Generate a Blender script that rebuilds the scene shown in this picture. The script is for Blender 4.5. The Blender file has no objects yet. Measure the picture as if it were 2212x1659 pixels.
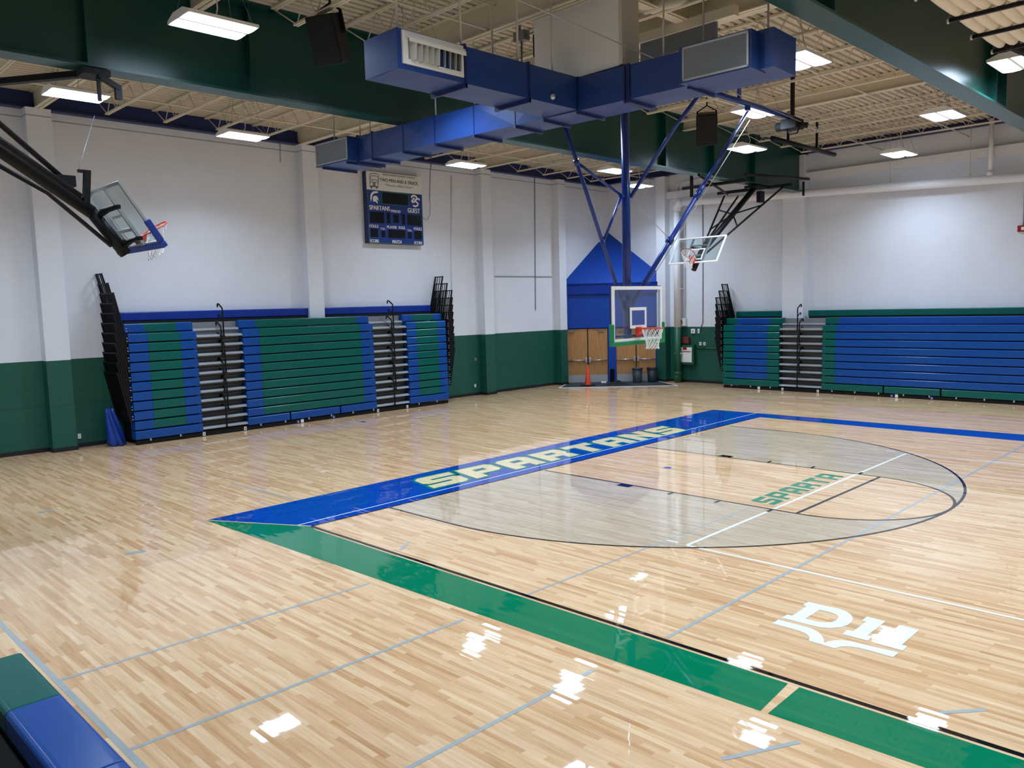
import bpy, bmesh, math, random
from mathutils import Vector, Matrix
random.seed(7)
S = bpy.context.scene
COL = S.collection
PI = math.pi

# ------------------------------------------------------------------ camera
CX, CY, CZ = 11.8797855, -6.95836605, 3.62973452
YAW, PITCH, ROLL, FPX = 2.35905037, -0.097692661, -0.02636181, 1738.57320
W, H = 2212.0, 1659.0
def cam_axes():
    cy, sy, cp, sp = math.cos(YAW), math.sin(YAW), math.cos(PITCH), math.sin(PITCH)
    f = Vector((cp*cy, cp*sy, sp)); r = Vector((sy, -cy, 0)); u = r.cross(f)
    c, s = math.cos(ROLL), math.sin(ROLL)
    return c*r + s*u, -s*r + c*u, f
CR, CU, CF = cam_axes()
CP = Vector((CX, CY, CZ))
def ray(x, y):
    return CF + CR*((x-W/2)/FPX) - CU*((y-H/2)/FPX)
def at(x, y, ax, val):
    d = ray(x, y); t = (val-CP[ax])/d[ax]
    return CP + d*t
def G(x, y): 
    p = at(x, y, 2, 0.0); return (p.x, p.y)
cam = bpy.data.cameras.new('camera'); co = bpy.data.objects.new('camera', cam); COL.objects.link(co)
cam.sensor_width = 36.0; cam.lens = FPX/W*36.0; cam.clip_start = 0.05; cam.clip_end = 200
co.matrix_world = Matrix(((CR.x, CU.x, -CF.x, CX), (CR.y, CU.y, -CF.y, CY), (CR.z, CU.z, -CF.z, CZ), (0, 0, 0, 1)))
S.camera = co

# ------------------------------------------------------------------ materials
def lin(r, g, b):
    f = lambda c: (c/255/12.92) if c/255 <= 0.04045 else ((c/255+0.055)/1.055)**2.4
    return (f(r), f(g), f(b), 1.0)
def nm(name):
    m = bpy.data.materials.new(name); m.use_nodes = True
    nt = m.node_tree; b = nt.nodes['Principled BSDF']
    return m, nt, b
def N(nt, t, **kw):
    n = nt.nodes.new(t)
    for k, v in kw.items(): setattr(n, k, v)
    return n
def mth(nt, op, a, b=None, c=None):
    n = N(nt, 'ShaderNodeMath', operation=op)
    for i, v in enumerate((a, b, c)):
        if v is None: continue
        if isinstance(v, (int, float)): n.inputs[i].default_value = v
        else: nt.links.new(v, n.inputs[i])
    return n.outputs[0]
def plain(name, rgb, rough=0.5, metal=0.0, var=0.06, scale=3.0, spec=0.5, coat=0.0):
    m, nt, b = nm(name)
    tc = N(nt, 'ShaderNodeTexCoord'); no = N(nt, 'ShaderNodeTexNoise')
    no.inputs['Scale'].default_value = scale; no.inputs['Detail'].default_value = 4
    nt.links.new(tc.outputs['Object'], no.inputs['Vector'])
    mx = N(nt, 'ShaderNodeMixRGB'); c = lin(*rgb)
    mx.inputs[1].default_value = tuple(v*(1-var) for v in c[:3])+(1,)
    mx.inputs[2].default_value = tuple(min(1, v*(1+var)) for v in c[:3])+(1,)
    nt.links.new(no.outputs['Fac'], mx.inputs[0]); nt.links.new(mx.outputs[0], b.inputs['Base Color'])
    b.inputs['Roughness'].default_value = rough; b.inputs['Metallic'].default_value = metal
    b.inputs['Specular IOR Level'].default_value = spec; b.inputs['Coat Weight'].default_value = coat
    return m
def emit(name, rgb, strength):
    m, nt, b = nm(name)
    b.inputs['Base Color'].default_value = (0.8, 0.8, 0.8, 1)
    b.inputs['Emission Color'].default_value = lin(*rgb); b.inputs['Emission Strength'].default_value = strength
    return m

def strip_nodes(nt):
    """maple strips running along X: returns per-strip random, per-board random, stretched grain noise, seam mask"""
    tc = N(nt, 'ShaderNodeNewGeometry'); sp = N(nt, 'ShaderNodeSeparateXYZ')
    nt.links.new(tc.outputs['Position'], sp.inputs[0])
    x, y = sp.outputs[0], sp.outputs[1]
    WD = 0.0572
    row = mth(nt, 'FLOOR', mth(nt, 'DIVIDE', y, WD))
    w1 = N(nt, 'ShaderNodeTexWhiteNoise', noise_dimensions='1D'); nt.links.new(row, w1.inputs['W'])
    off = mth(nt, 'MULTIPLY', w1.outputs['Value'], 37.0)
    xx = mth(nt, 'DIVIDE', mth(nt, 'ADD', x, off), 0.85)
    brd = mth(nt, 'FLOOR', xx)
    cb = N(nt, 'ShaderNodeCombineXYZ'); nt.links.new(row, cb.inputs[0]); nt.links.new(brd, cb.inputs[1])
    w2 = N(nt, 'ShaderNodeTexWhiteNoise', noise_dimensions='2D'); nt.links.new(cb.outputs[0], w2.inputs['Vector'])
    cg = N(nt, 'ShaderNodeCombineXYZ')
    nt.links.new(mth(nt, 'MULTIPLY', x, 1.6), cg.inputs[0]); nt.links.new(mth(nt, 'MULTIPLY', y, 22.0), cg.inputs[1])
    nt.links.new(mth(nt, 'MULTIPLY', w2.outputs['Value'], 9.0), cg.inputs[2])
    g = N(nt, 'ShaderNodeTexNoise'); g.inputs['Scale'].default_value = 1.3; g.inputs['Detail'].default_value = 4
    nt.links.new(cg.outputs[0], g.inputs['Vector'])
    return w1.outputs['Value'], w2.outputs['Value'], g.outputs['Fac'], tc
def gloss_floor(nt, b, w1, w2, tc, rough=0.02, amp=0.02):
    # each strip sits at a hair's own tilt, so reflections break up along the strips
    n2 = N(nt, 'ShaderNodeTexNoise'); n2.inputs['Scale'].default_value = 7.0; n2.inputs['Detail'].default_value = 1.5
    nt.links.new(tc.outputs['Position'], n2.inputs['Vector'])
    cu = mth(nt, 'MULTIPLY', mth(nt, 'SUBTRACT', w1, 0.5), 2.0)
    ty = mth(nt, 'MULTIPLY', mth(nt, 'POWER', cu, 5.0), amp)
    ty2 = mth(nt, 'ADD', ty, mth(nt, 'MULTIPLY', mth(nt, 'SUBTRACT', n2.outputs['Fac'], 0.5), amp*0.10))
    tx = mth(nt, 'MULTIPLY', mth(nt, 'SUBTRACT', w2, 0.5), amp*0.08)
    cb = N(nt, 'ShaderNodeCombineXYZ'); nt.links.new(tx, cb.inputs[0]); nt.links.new(ty2, cb.inputs[1]); cb.inputs[2].default_value = 1.0
    vn = N(nt, 'ShaderNodeVectorMath', operation='NORMALIZE'); nt.links.new(cb.outputs[0], vn.inputs[0])
    nt.links.new(vn.outputs[0], b.inputs['Normal'])
    b.inputs['Roughness'].default_value = rough
    b.inputs['Specular IOR Level'].default_value = 0.62
def wood_floor(name, stops, rough=0.022):
    m, nt, b = nm(name)
    w1, w2, g, tc = strip_nodes(nt)
    cr = N(nt, 'ShaderNodeValToRGB'); el = cr.color_ramp.elements
    for i, (p, c) in enumerate(stops):
        e = el[i] if i < 2 else el.new(p)
        e.position = p; e.color = lin(*c)
    nt.links.new(mth(nt, 'ADD', mth(nt, 'MULTIPLY', w2, 0.8), mth(nt, 'MULTIPLY', g, 0.2)), cr.inputs[0])
    mx = N(nt, 'ShaderNodeMixRGB', blend_type='MULTIPLY'); mx.inputs[0].default_value = 0.35
    gr = N(nt, 'ShaderNodeValToRGB'); gr.color_ramp.elements[0].position = 0.3; gr.color_ramp.elements[0].color = (0.62, 0.52, 0.42, 1)
    gr.color_ramp.elements[1].position = 0.62; gr.color_ramp.elements[1].color = (1, 1, 1, 1)
    nt.links.new(g, gr.inputs[0])
    nt.links.new(cr.outputs[0], mx.inputs[1]); nt.links.new(gr.outputs[0], mx.inputs[2])
    nt.links.new(mx.outputs[0], b.inputs['Base Color'])
    gloss_floor(nt, b, w1, w2, tc, rough)
    return m
def floor_paint(name, rgb, rough=0.025, wood=0.0):
    m, nt, b = nm(name)
    w1, w2, g, tc = strip_nodes(nt)
    c = lin(*rgb)
    mx = N(nt, 'ShaderNodeMixRGB')
    mx.inputs[1].default_value = tuple(v*(0.97-wood) for v in c[:3])+(1,); mx.inputs[2].default_value = tuple(min(1, v*(1.03+wood)) for v in c[:3])+(1,)
    nt.links.new(w2, mx.inputs[0]); nt.links.new(mx.outputs[0], b.inputs['Base Color'])
    gloss_floor(nt, b, w1, w2, tc, rough)
    return m
def wall_paint(name, top, low, zsplit=2.47, joint=1.24, line=None, rough=0.55):
    m, nt, b = nm(name)
    ge = N(nt, 'ShaderNodeNewGeometry'); sp = N(nt, 'ShaderNodeSeparateXYZ'); nt.links.new(ge.outputs['Position'], sp.inputs[0])
    z = sp.outputs[2]
    mx = N(nt, 'ShaderNodeMixRGB'); mx.inputs[1].default_value = lin(*low); mx.inputs[2].default_value = lin(*top)
    nt.links.new(mth(nt, 'GREATER_THAN', z, zsplit), mx.inputs[0])
    # block courses 0.203 m with mortar joints
    fr = mth(nt, 'FRACT', mth(nt, 'DIVIDE', z, 0.2032))
    course = mth(nt, 'FLOOR', mth(nt, 'DIVIDE', z, 0.2032))
    hor = mth(nt, 'ADD', mth(nt, 'ADD', sp.outputs[0], sp.outputs[1]), mth(nt, 'MULTIPLY', mth(nt, 'MODULO', course, 2.0), 0.203))
    fr2 = mth(nt, 'FRACT', mth(nt, 'DIVIDE', hor, 0.4064))
    j1 = mth(nt, 'LESS_THAN', fr, 0.045); j2 = mth(nt, 'LESS_THAN', fr2, 0.02)
    jo = mth(nt, 'MAXIMUM', j1, j2)
    no = N(nt, 'ShaderNodeTexNoise'); no.inputs['Scale'].default_value = 1.1; no.inputs['Detail'].default_value = 5
    nt.links.new(ge.outputs['Position'], no.inputs['Vector'])
    lines = mth(nt, 'LESS_THAN', mth(nt, 'ABSOLUTE', mth(nt, 'SUBTRACT', z, joint)), 0.007)
    if line: lines = mth(nt, 'MAXIMUM', lines, mth(nt, 'LESS_THAN', mth(nt, 'ABSOLUTE', mth(nt, 'SUBTRACT', z, line)), 0.018))
    k = mth(nt, 'SUBTRACT', mth(nt, 'SUBTRACT', mth(nt, 'ADD', 0.94, mth(nt, 'MULTIPLY', no.outputs['Fac'], 0.10)), mth(nt, 'MULTIPLY', jo, 0.035)), mth(nt, 'MULTIPLY', lines, 0.5))
    mu = N(nt, 'ShaderNodeVectorMath', operation='SCALE'); nt.links.new(mx.outputs[0], mu.inputs[0]); nt.links.new(k, mu.inputs['Scale'])
    nt.links.new(mu.outputs[0], b.inputs['Base Color'])
    bp = N(nt, 'ShaderNodeBump'); bp.inputs['Strength'].default_value = 0.35; bp.inputs['Distance'].default_value = 0.006
    nt.links.new(mth(nt, 'SUBTRACT', 1.0, jo), bp.inputs['Height']); nt.links.new(bp.outputs[0], b.inputs['Normal'])
    b.inputs['Roughness'].default_value = rough
    return m
def wood_door(name):
    m, nt, b = nm(name)
    tc = N(nt, 'ShaderNodeTexCoord'); mp = N(nt, 'ShaderNodeMapping'); mp.inputs['Scale'].default_value = (14, 14, 0.7)
    no = N(nt, 'ShaderNodeTexNoise'); no.inputs['Scale'].default_value = 2.2; no.inputs['Detail'].default_value = 6
    nt.links.new(tc.outputs['Object'], mp.inputs[0]); nt.links.new(mp.outputs[0], no.inputs['Vector'])
    cr = N(nt, 'ShaderNodeValToRGB'); cr.color_ramp.elements[0].position = 0.3; cr.color_ramp.elements[0].color = lin(166, 114, 66)
    cr.color_ramp.elements[1].position = 0.7; cr.color_ramp.elements[1].color = lin(198, 146, 92)
    nt.links.new(no.outputs['Fac'], cr.inputs[0]); nt.links.new(cr.outputs[0], b.inputs['Base Color'])
    b.inputs['Roughness'].default_value = 0.4
    return m
def mesh_grille(name, rgb, sc):
    m, nt, b = nm(name)
    tc = N(nt, 'ShaderNodeTexCoord'); ch = N(nt, 'ShaderNodeTexBrick'); ch.offset = 0
    ch.inputs['Scale'].default_value = sc; ch.inputs['Mortar Size'].default_value = 0.03
    c = lin(*rgb)
    ch.inputs['Color1'].default_value = tuple(v*0.55 for v in c[:3])+(1,); ch.inputs['Color2'].default_value = tuple(v*0.6 for v in c[:3])+(1,); ch.inputs['Mortar'].default_value = c
    sp = N(nt, 'ShaderNodeSeparateXYZ'); cb = N(nt, 'ShaderNodeCombineXYZ')
    nt.links.new(tc.outputs['Object'], sp.inputs[0]); nt.links.new(sp.outputs[0], cb.inputs[0]); nt.links.new(sp.outputs[2], cb.inputs[1])
    nt.links.new(cb.outputs[0], ch.inputs['Vector']); nt.links.new(ch.outputs[0], b.inputs['Base Color'])
    b.inputs['Metallic'].default_value = 0.3; b.inputs['Roughness'].default_value = 0.5
    return m
def clear_glass(name):
    m, nt, b = nm(name)
    out = nt.nodes['Material Output']; nt.nodes.remove(b)
    tr = N(nt, 'ShaderNodeBsdfTransparent'); tr.inputs[0].default_value = (0.88, 0.93, 0.94, 1)
    gl = N(nt, 'ShaderNodeBsdfGlossy'); gl.inputs['Roughness'].default_value = 0.03
    df = N(nt, 'ShaderNodeBsdfDiffuse'); df.inputs[0].default_value = (0.75, 0.85, 0.85, 1)
    m0 = N(nt, 'ShaderNodeMixShader'); m0.inputs[0].default_value = 0.015
    nt.links.new(tr.outputs[0], m0.inputs[1]); nt.links.new(df.outputs[0], m0.inputs[2])
    mx = N(nt, 'ShaderNodeMixShader'); mx.inputs[0].default_value = 0.05
    nt.links.new(m0.outputs[0], mx.inputs[1]); nt.links.new(gl.outputs[0], mx.inputs[2]); nt.links.new(mx.outputs[0], out.inputs[0])
    return m

M = {}
M['floor'] = wood_floor('maple_floor', [(0.0, (190, 139, 94)), (0.14, (210, 166, 121)), (0.5, (225, 186, 143)), (1.0, (236, 204, 164))])
M['stain'] = wood_floor('grey_stained_maple', [(0.0, (182, 160, 134)), (0.3, (193, 171, 144)), (0.6, (200, 179, 152)), (1.0, (208, 188, 161))])
M['f_blue'] = floor_paint('blue_floor_paint', (4, 66, 158))
M['f_green'] = floor_paint('green_floor_paint', (2, 118, 80))
M['f_black'] = floor_paint('black_floor_paint', (22, 20, 24))
M['f_white'] = floor_paint('white_floor_paint', (236, 240, 240))
M['f_sky'] = floor_paint('pale_blue_floor_paint', (168, 174, 172))
M['f_cream'] = floor_paint('bare_maple_line', (226, 192, 150))
M['f_letter'] = floor_paint('bare_maple_letters', (228, 206, 162), wood=0.04)
M['f_teal'] = floor_paint('green_letter_paint', (24, 132, 96))
M['wall_l'] = wall_paint('painted_block_left', (226, 229, 236), (17, 84, 68), line=8.86)
M['wall_f'] = wall_paint('painted_block_far', (226, 229, 236), (17, 84, 68))
M['wall_v'] = plain('blue_vestibule_paint', (14, 66, 160), 0.5, var=0.03, spec=0.3)
M['base'] = plain('black_rubber_base', (20, 22, 24), 0.5)
M['blue'] = plain('blue_seat_plastic', (16, 74, 150), 0.22, var=0.04, spec=0.35)
M['bluerail'] = plain('deep_blue_seat_back', (16, 52, 146), 0.36, var=0.04, spec=0.3)
M['green'] = plain('green_seat_plastic', (4, 92, 84), 0.22, var=0.04, spec=0.35)
M['black'] = plain('black_steel', (16, 16, 19), 0.5, 0.0, spec=0.25)
M['darkgap'] = plain('black_understructure', (10, 10, 12), 0.8)
M['tread'] = plain('grey_aluminium_tread', (150, 153, 156), 0.45, 0.2)
M['riser'] = plain('grey_steel_riser', (128, 130, 132), 0.5, 0.1)
M['cream'] = plain('cream_steel_paint', (218, 208, 186), 0.55, var=0.04)
M['deck'] = plain('cream_roof_deck', (204, 194, 174), 0.6, var=0.05)
M['ggreen'] = plain('dark_green_girder_paint', (8, 64, 58), 0.3, var=0.06)
M['dblue'] = plain('navy_steel_paint', (24, 40, 96), 0.45, var=0.05)
M['duct'] = plain('blue_duct_paint', (32, 64, 130), 0.36, 0.0, var=0.04, scale=1.2)
M['hoopblue'] = plain('blue_pipe_paint', (22, 52, 128), 0.25, 0.1)
M['white'] = plain('white_paint', (238, 236, 232), 0.45, var=0.02)
M['offwhite'] = plain('offwhite_metal', (206, 200, 188), 0.5, var=0.03)
M['alu'] = plain('brushed_aluminium', (196, 200, 202), 0.32, 0.8)
M['steel'] = plain('stainless_steel', (186, 188, 192), 0.4, 0.4)
M['galv'] = plain('galvanised_steel', (140, 142, 144), 0.45, 0.6)
M['grill'] = mesh_grille('filter_grille', (150, 158, 166), 22.0)
M['lamp'] = emit('lamp_lens', (206, 230, 255), 14.0)
M['glass'] = clear_glass('backboard_glass')
M['orange'] = plain('orange_rim_steel', (214, 62, 30), 0.4)
M['net'] = plain('white_net_cord', (232, 232, 230), 0.7)
M['padblue'] = plain('blue_board_padding', (26, 58, 150), 0.5)
M['padgreen'] = plain('green_board_padding', (22, 122, 70), 0.5)
M['door'] = wood_door('oak_door_veneer')
M['cone'] = plain('orange_cone_plastic', (228, 72, 34), 0.45)
M['can'] = plain('black_bin_plastic', (30, 40, 44), 0.5)
M['can2'] = plain('grey_bin_plastic', (52, 62, 66), 0.5)
M['mat'] = plain('dark_entry_mat', (40, 50, 58), 0.9, scale=40, var=0.2)
M['cloth'] = plain('black_cloth', (18, 18, 20), 0.85)
M['tarp'] = plain('blue_tarp', (24, 66, 160), 0.4, var=0.1)
M['sbblue'] = plain('scoreboard_blue', (16, 48, 124), 0.4, var=0.02)
M['sbteal'] = plain('scoreboard_trim', (20, 84, 92), 0.45)
M['sbwhite'] = plain('sponsor_panel_white', (226, 224, 218), 0.5, var=0.02)
M['sbblack'] = plain('display_black', (8, 10, 14), 0.25)
M['ink'] = plain('black_ink', (24, 24, 26), 0.6)
M['inkgreen'] = plain('dark_green_ink', (40, 84, 76), 0.6)
M['red'] = plain('red_enamel', (150, 24, 30), 0.4)
M['rust'] = plain('rust_brown_box', (112, 54, 42), 0.6)
M['pipe'] = plain('white_pipe_jacket', (232, 232, 236), 0.5, var=0.02)
M['curtain'] = plain('cream_rolled_vinyl', (226, 216, 198), 0.55, var=0.03)
M['ggray'] = plain('grey_sheet_metal', (110, 116, 124), 0.55, 0.2)
M['cable'] = plain('steel_cable', (170, 170, 172), 0.5, 0.4)
M['gwall'] = plain('green_enamel', (24, 88, 60), 0.5)

# ------------------------------------------------------------------ mesh helpers
OFF = {}
class MB:
    def __init__(s): s.v = []; s.f = []; s.m = []; s.sm = []; s.mats = []
    def mi(s, mat):
        if mat is None: return 0
        if mat not in s.mats: s.mats.append(mat)
        return s.mats.index(mat)
    def add(s, vs, fs, mat=None, smooth=False):
        o = len(s.v); k = s.mi(mat); s.v += [Vector(v) for v in vs]
        for f in fs: s.f.append([o+i for i in f]); s.m.append(k); s.sm.append(smooth)
        return s
    def box(s, x0, x1, y0, y1, z0, z1, mat=None, fn=None):
        vs = [(x, y, z) for z in (z0, z1) for y in (y0, y1) for x in (x0, x1)]
        if fn: vs = [fn(*v) for v in vs]
        return s.add(vs, [(0, 2, 3, 1), (4, 5, 7, 6), (0, 1, 5, 4), (2, 6, 7, 3), (0, 4, 6, 2), (1, 3, 7, 5)], mat)
    def bar(s, p, q, w, h, up=(0, 0, 1), mat=None):
        p, q = Vector(p), Vector(q); d = (q-p).normalized(); up = Vector(up)
        if abs(d.dot(up)) > 0.99: up = Vector((1, 0, 0))
        a = d.cross(up).normalized(); b = a.cross(d).normalized()
        vs = [c + a*sx*w/2 + b*sz*h/2 for c in (p, q) for sx, sz in ((-1, -1), (1, -1), (1, 1), (-1, 1))]
        return s.add(vs, [(0, 1, 2, 3), (7, 6, 5, 4), (0, 4, 5, 1), (1, 5, 6, 2), (2, 6, 7, 3), (3, 7, 4, 0)], mat)
    def tube(s, pts, r, n=10, mat=None, closed=False, caps=True):
        pts = [Vector(p) for p in pts]; L = len(pts); rs = r if isinstance(r, (list, tuple)) else [r]*L
        tang = []
        for i in range(L):
            a = pts[(i-1) % L] if (closed or i > 0) else pts[i]
            b = pts[(i+1) % L] if (closed or i < L-1) else pts[i]
            t = (b-a); tang.append(t.normalized() if t.length > 1e-9 else Vector((0, 0, 1)))
        up = Vector((0, 0, 1)) if abs(tang[0].z) < 0.9 else Vector((1, 0, 0))
        nrm = (up - tang[0]*up.dot(tang[0])).normalized()
        vs = []
        for i in range(L):
            nrm = nrm - tang[i]*nrm.dot(tang[i])
            nrm = nrm.normalized(); bi = tang[i].cross(nrm)
            for k in range(n):
                a = 2*PI*k/n; vs.append(pts[i] + (nrm*math.cos(a)+bi*math.sin(a))*rs[i])
        fs = []
        for i in range(L if closed else L-1):
            j = (i+1) % L
            for k in range(n):
                fs.append((i*n+k, i*n+(k+1) % n, j*n+(k+1) % n, j*n+k))
        s.add(vs, fs, mat, True)
        if caps and not closed:
            o = len(s.v)-len(vs); k = s.mi(mat)
            s.f.append([o+i for i in range(n)][::-1]); s.m.append(k); s.sm.append(False)
            s.f.append([o+(L-1)*n+i for i in range(n)]); s.m.append(k); s.sm.append(False)
        return s
    def lathe(s, c, prof, n=24, mat=None, axis=(0, 0, 1)):
        c = Vector(c); ax = Vector(axis).normalized()
        a0 = Vector((1, 0, 0)) if abs(ax.x) < 0.9 else Vector((0, 1, 0))
        a = (a0-ax*a0.dot(ax)).normalized(); b = ax.cross(a)
        vs = [c + ax*z + (a*math.cos(2*PI*k/n)+b*math.sin(2*PI*k/n))*r for r, z in prof for k in range(n)]
        fs = [(i*n+k, i*n+(k+1) % n, (i+1)*n+(k+1) % n, (i+1)*n+k) for i in range(len(prof)-1) for k in range(n)]
        return s.add(vs, fs, mat, True)
    def prism(s, poly, a, b, fn, mat=None, smooth=False):
        """poly: 2-D profile; fn(t, p, q) -> world point, t from a to b"""
        n = len(poly)
        vs = [fn(a, *p) for p in poly] + [fn(b, *p) for p in poly]
        s.add(vs, [tuple(range(n))[::-1], tuple(range(n, 2*n))], mat)
        o = len(s.v)-2*n; k = s.mi(mat)
        for i in range(n):
            j = (i+1) % n; s.f.append([o+i, o+j, o+n+j, o+n+i]); s.m.append(k); s.sm.append(smooth)
        return s
    def build(s, name, mat=None, parent=None, bevel=0.0, fix=True, seg=2):
        off = OFF.get(parent.name, Vector()) if parent else Vector()
        me = bpy.data.meshes.new(name)
        me.from_pydata([tuple(v-off) for v in s.v], [], s.f)
        mats = list(s.mats)
        if mats:
            for q in mats: me.materials.append(q)
            for p, k, sm in zip(me.polygons, s.m, s.sm): p.material_index = k; p.use_smooth = sm
        else:
            me.materials.append(mat)
            for p, sm in zip(me.polygons, s.sm): p.use_smooth = sm
        if fix:
            bm = bmesh.new(); bm.from_mesh(me); bmesh.ops.recalc_face_normals(bm, faces=bm.faces); bm.to_mesh(me); bm.free()
        o = bpy.data.objects.new(name, me); COL.objects.link(o)
        if parent: o.parent = parent; OFF[o.name] = off
        if bevel:
            md = o.modifiers.new('bevel', 'BEVEL'); md.width = bevel; md.segments = seg; md.limit_method = 'ANGLE'
        return o
def tag(o, label=None, cat=None, group=None, kind=None):
    if label: o['label'] = label
    if cat: o['category'] = cat
    if group: o['group'] = group
    if kind: o['kind'] = kind
    return o
def root(name, loc, label, cat, group=None):
    o = bpy.data.objects.new(name, None); COL.objects.link(o); o.location = loc; o.empty_display_size = 0.2
    OFF[o.name] = Vector(loc)
    return tag(o, label, cat, group)
def copy_tree(o, parent=None):
    c = o.copy(); COL.objects.link(c)
    if parent: c.parent = parent
    for ch in list(o.children): copy_tree(ch, c)
    return c
def struct(o): o['kind'] = 'structure'; return o
# flat shapes (letters, painted areas) through a filled 2-D curve so that holes work
def poly_mesh(name, loops, mat, parent, frame, offset=0.0, lift=0.0, depth=0.0):
    """loops in (a,b); frame = (origin, A, B): world = origin + a*A + b*B + lift*N"""
    cu = bpy.data.curves.new(name, 'CURVE'); cu.dimensions = '2D'; cu.fill_mode = 'BOTH'
    for lp in loops:
        sp = cu.splines.new('POLY'); sp.points.add(len(lp)-1)
        for p, (x, y) in zip(sp.points, lp): p.co = (x, y, 0, 1)
        sp.use_cyclic_u = True
    cu.offset = offset
    return curve_to(name, cu, mat, parent, frame, lift, depth)
def curve_to(name, cu, mat, parent, frame, lift=0.0, depth=0.0, fit=None, pile=None):
    ob = bpy.data.objects.new('tmp', cu); COL.objects.link(ob)
    dg = bpy.context.evaluated_depsgraph_get(); dg.update()
    me0 = bpy.data.meshes.new_from_object(ob.evaluated_get(dg))
    bpy.data.objects.remove(ob)
    O, A, B = (Vector(v) for v in frame); Nn = A.normalized().cross(B.normalized())
    vs = [Vector(v.co) for v in me0.vertices]; fs = [tuple(p.vertices) for p in me0.polygons]
    if fit:
        w, h = fit
        x0 = min(v.x for v in vs); x1 = max(v.x for v in vs); y0 = min(v.y for v in vs); y1 = max(v.y for v in vs)
        for v in vs: v.x = (v.x-x0)/(x1-x0)*w; v.y = (v.y-y0)/(y1-y0)*h
    b = pile if pile is not None else MB()
    w3 = [O + A*v.x + B*v.y + Nn*lift for v in vs]
    b.add(w3, fs, mat if pile is not None else None)
    bpy.data.meshes.remove(me0)
    if pile is not None: return b
    o = b.build(name, mat, parent, fix=False)
    # face the normals outwards
    me = o.data
    if me.polygons:
        s = sum((p.normal.dot(Nn))*p.area for p in me.polygons)
        if s < 0: me.flip_normals()
    if depth:
        md = o.modifiers.new('depth', 'SOLIDIFY'); md.thickness = depth; md.offset = 1
    return o
def text_mesh(name, body, mat, parent, frame, fit, lift=0.0, bold=0.0, depth=0.0):
    # bold weight: three thin passes, each a hair further out and shifted sideways
    O, A, B = (Vector(v) for v in frame); nn = A.cross(B).normalized(); b = MB()
    for i, dx in enumerate((-bold, 0.0, bold) if bold else (0.0,)):
        cu = bpy.data.curves.new(name, 'FONT'); cu.body = body; cu.fill_mode = 'FRONT'; cu.resolution_u = 4
        curve_to(name, cu, mat, parent, (O + A*dx*fit[1]*1.6 + nn*i*0.0008, A, B), lift, depth, fit, b)
    o = b.build(name, mat, parent, fix=False); me = o.data
    if me.polygons and sum(p.normal.dot(nn)*p.area for p in me.polygons) < 0: me.flip_normals()
    return o

# ================================================================== SHELL
LWX, FWU, NWU, RWX = -12.38, 23.85, -8.9, 26.0
ZT = 9.6
b = MB(); b.box(LWX, RWX, NWU, FWU, -0.2, 0.0); floor = struct(b.build('floor', M['floor']))
# left wall + its pilasters
PD = 0.38
def lp(x, y): return at(x, y, 0, LWX+PD).y
PIL = [(lp(68, 400), lp(123, 400)), (lp(666, 600), lp(698, 600)), (lp(1045, 600), lp(1066, 600)), (lp(1209, 600), lp(1222, 600)+0.05)]
b = MB(); b.box(LWX-0.3, LWX, NWU-0.3, FWU+0.3, -0.2, ZT)
for a, c in PIL: b.box(LWX-0.02, LWX+PD, a, c, -0.1, 9.06)
a0, c0 = PIL[0]
b.box(LWX-0.02, LWX+PD, a0-7.75, c0-7.75, -0.1, 9.06)
wl = struct(b.build('wall_left', M['wall_l']))
def fp(x, y): return at(x, y, 1, FWU-PD).x
FP = [(fp(1420, 600)-0.05, fp(1437, 600)), (fp(1690, 600), fp(1735, 600))]
w2 = FP[1][1]-FP[1][0]
b = MB(); b.box(LWX-0.3, RWX+0.3, FWU, FWU+0.3, -0.2, ZT)
for a, c in FP + [(FP[1][0]+9.0, FP[1][1]+9.0), (FP[1][0]+18, FP[1][1]+18)]: b.box(a, c, FWU-PD, FWU+0.02, -0.1, 9.1)
wf = struct(b.build('wall_far', M['wall_f']))
b = MB(); b.box(LWX-0.3, RWX+0.3, NWU-0.3, NWU, -0.2, ZT); struct(b.build('wall_near', M['wall_f']))
b = MB(); b.box(RWX, RWX+0.3, NWU-0.3, FWU+0.3, -0.2, ZT); struct(b.build('wall_right', M['wall_f']))
# black rubber bases
b = MB(); b.box(LWX, LWX+0.015, NWU, 20.9, 0, 0.11)
for a, c in PIL: b.box(LWX, LWX+PD+0.015, a-0.015, c+0.015, 0, 0.11)
struct(b.build('baseboard_left', M['base']))
b = MB(); b.box(FP[0][0], RWX, FWU-0.015, FWU, 0, 0.11)
for a, c in FP: b.box(a-0.015, c+0.015, FWU-PD-0.015, FWU, 0, 0.11)
struct(b.build('baseboard_far', M['base']))
# navy steel along the wall heads
b = MB(); b.box(LWX-0.05, LWX+0.10, NWU, FWU, 9.10, 9.62); b.box(LWX-0.05, LWX+0.26, NWU, FWU, 9.06, 9.11)
struct(b.build('trim_1', M['dblue']))
b = MB(); b.box(LWX, RWX, FWU-0.10, FWU+0.05, 9.20, 9.62); b.box(LWX, RWX, FWU-0.24, FWU+0.05, 9.16, 9.21)
struct(b.build('trim_2', M['dblue']))
# white girt / ledge on the far wall
b = MB(); b.box(FP[0][1], RWX, FWU-0.22, FWU+0.02, 8.12, 8.42); struct(b.build('trim_3', M['pipe']))

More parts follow.
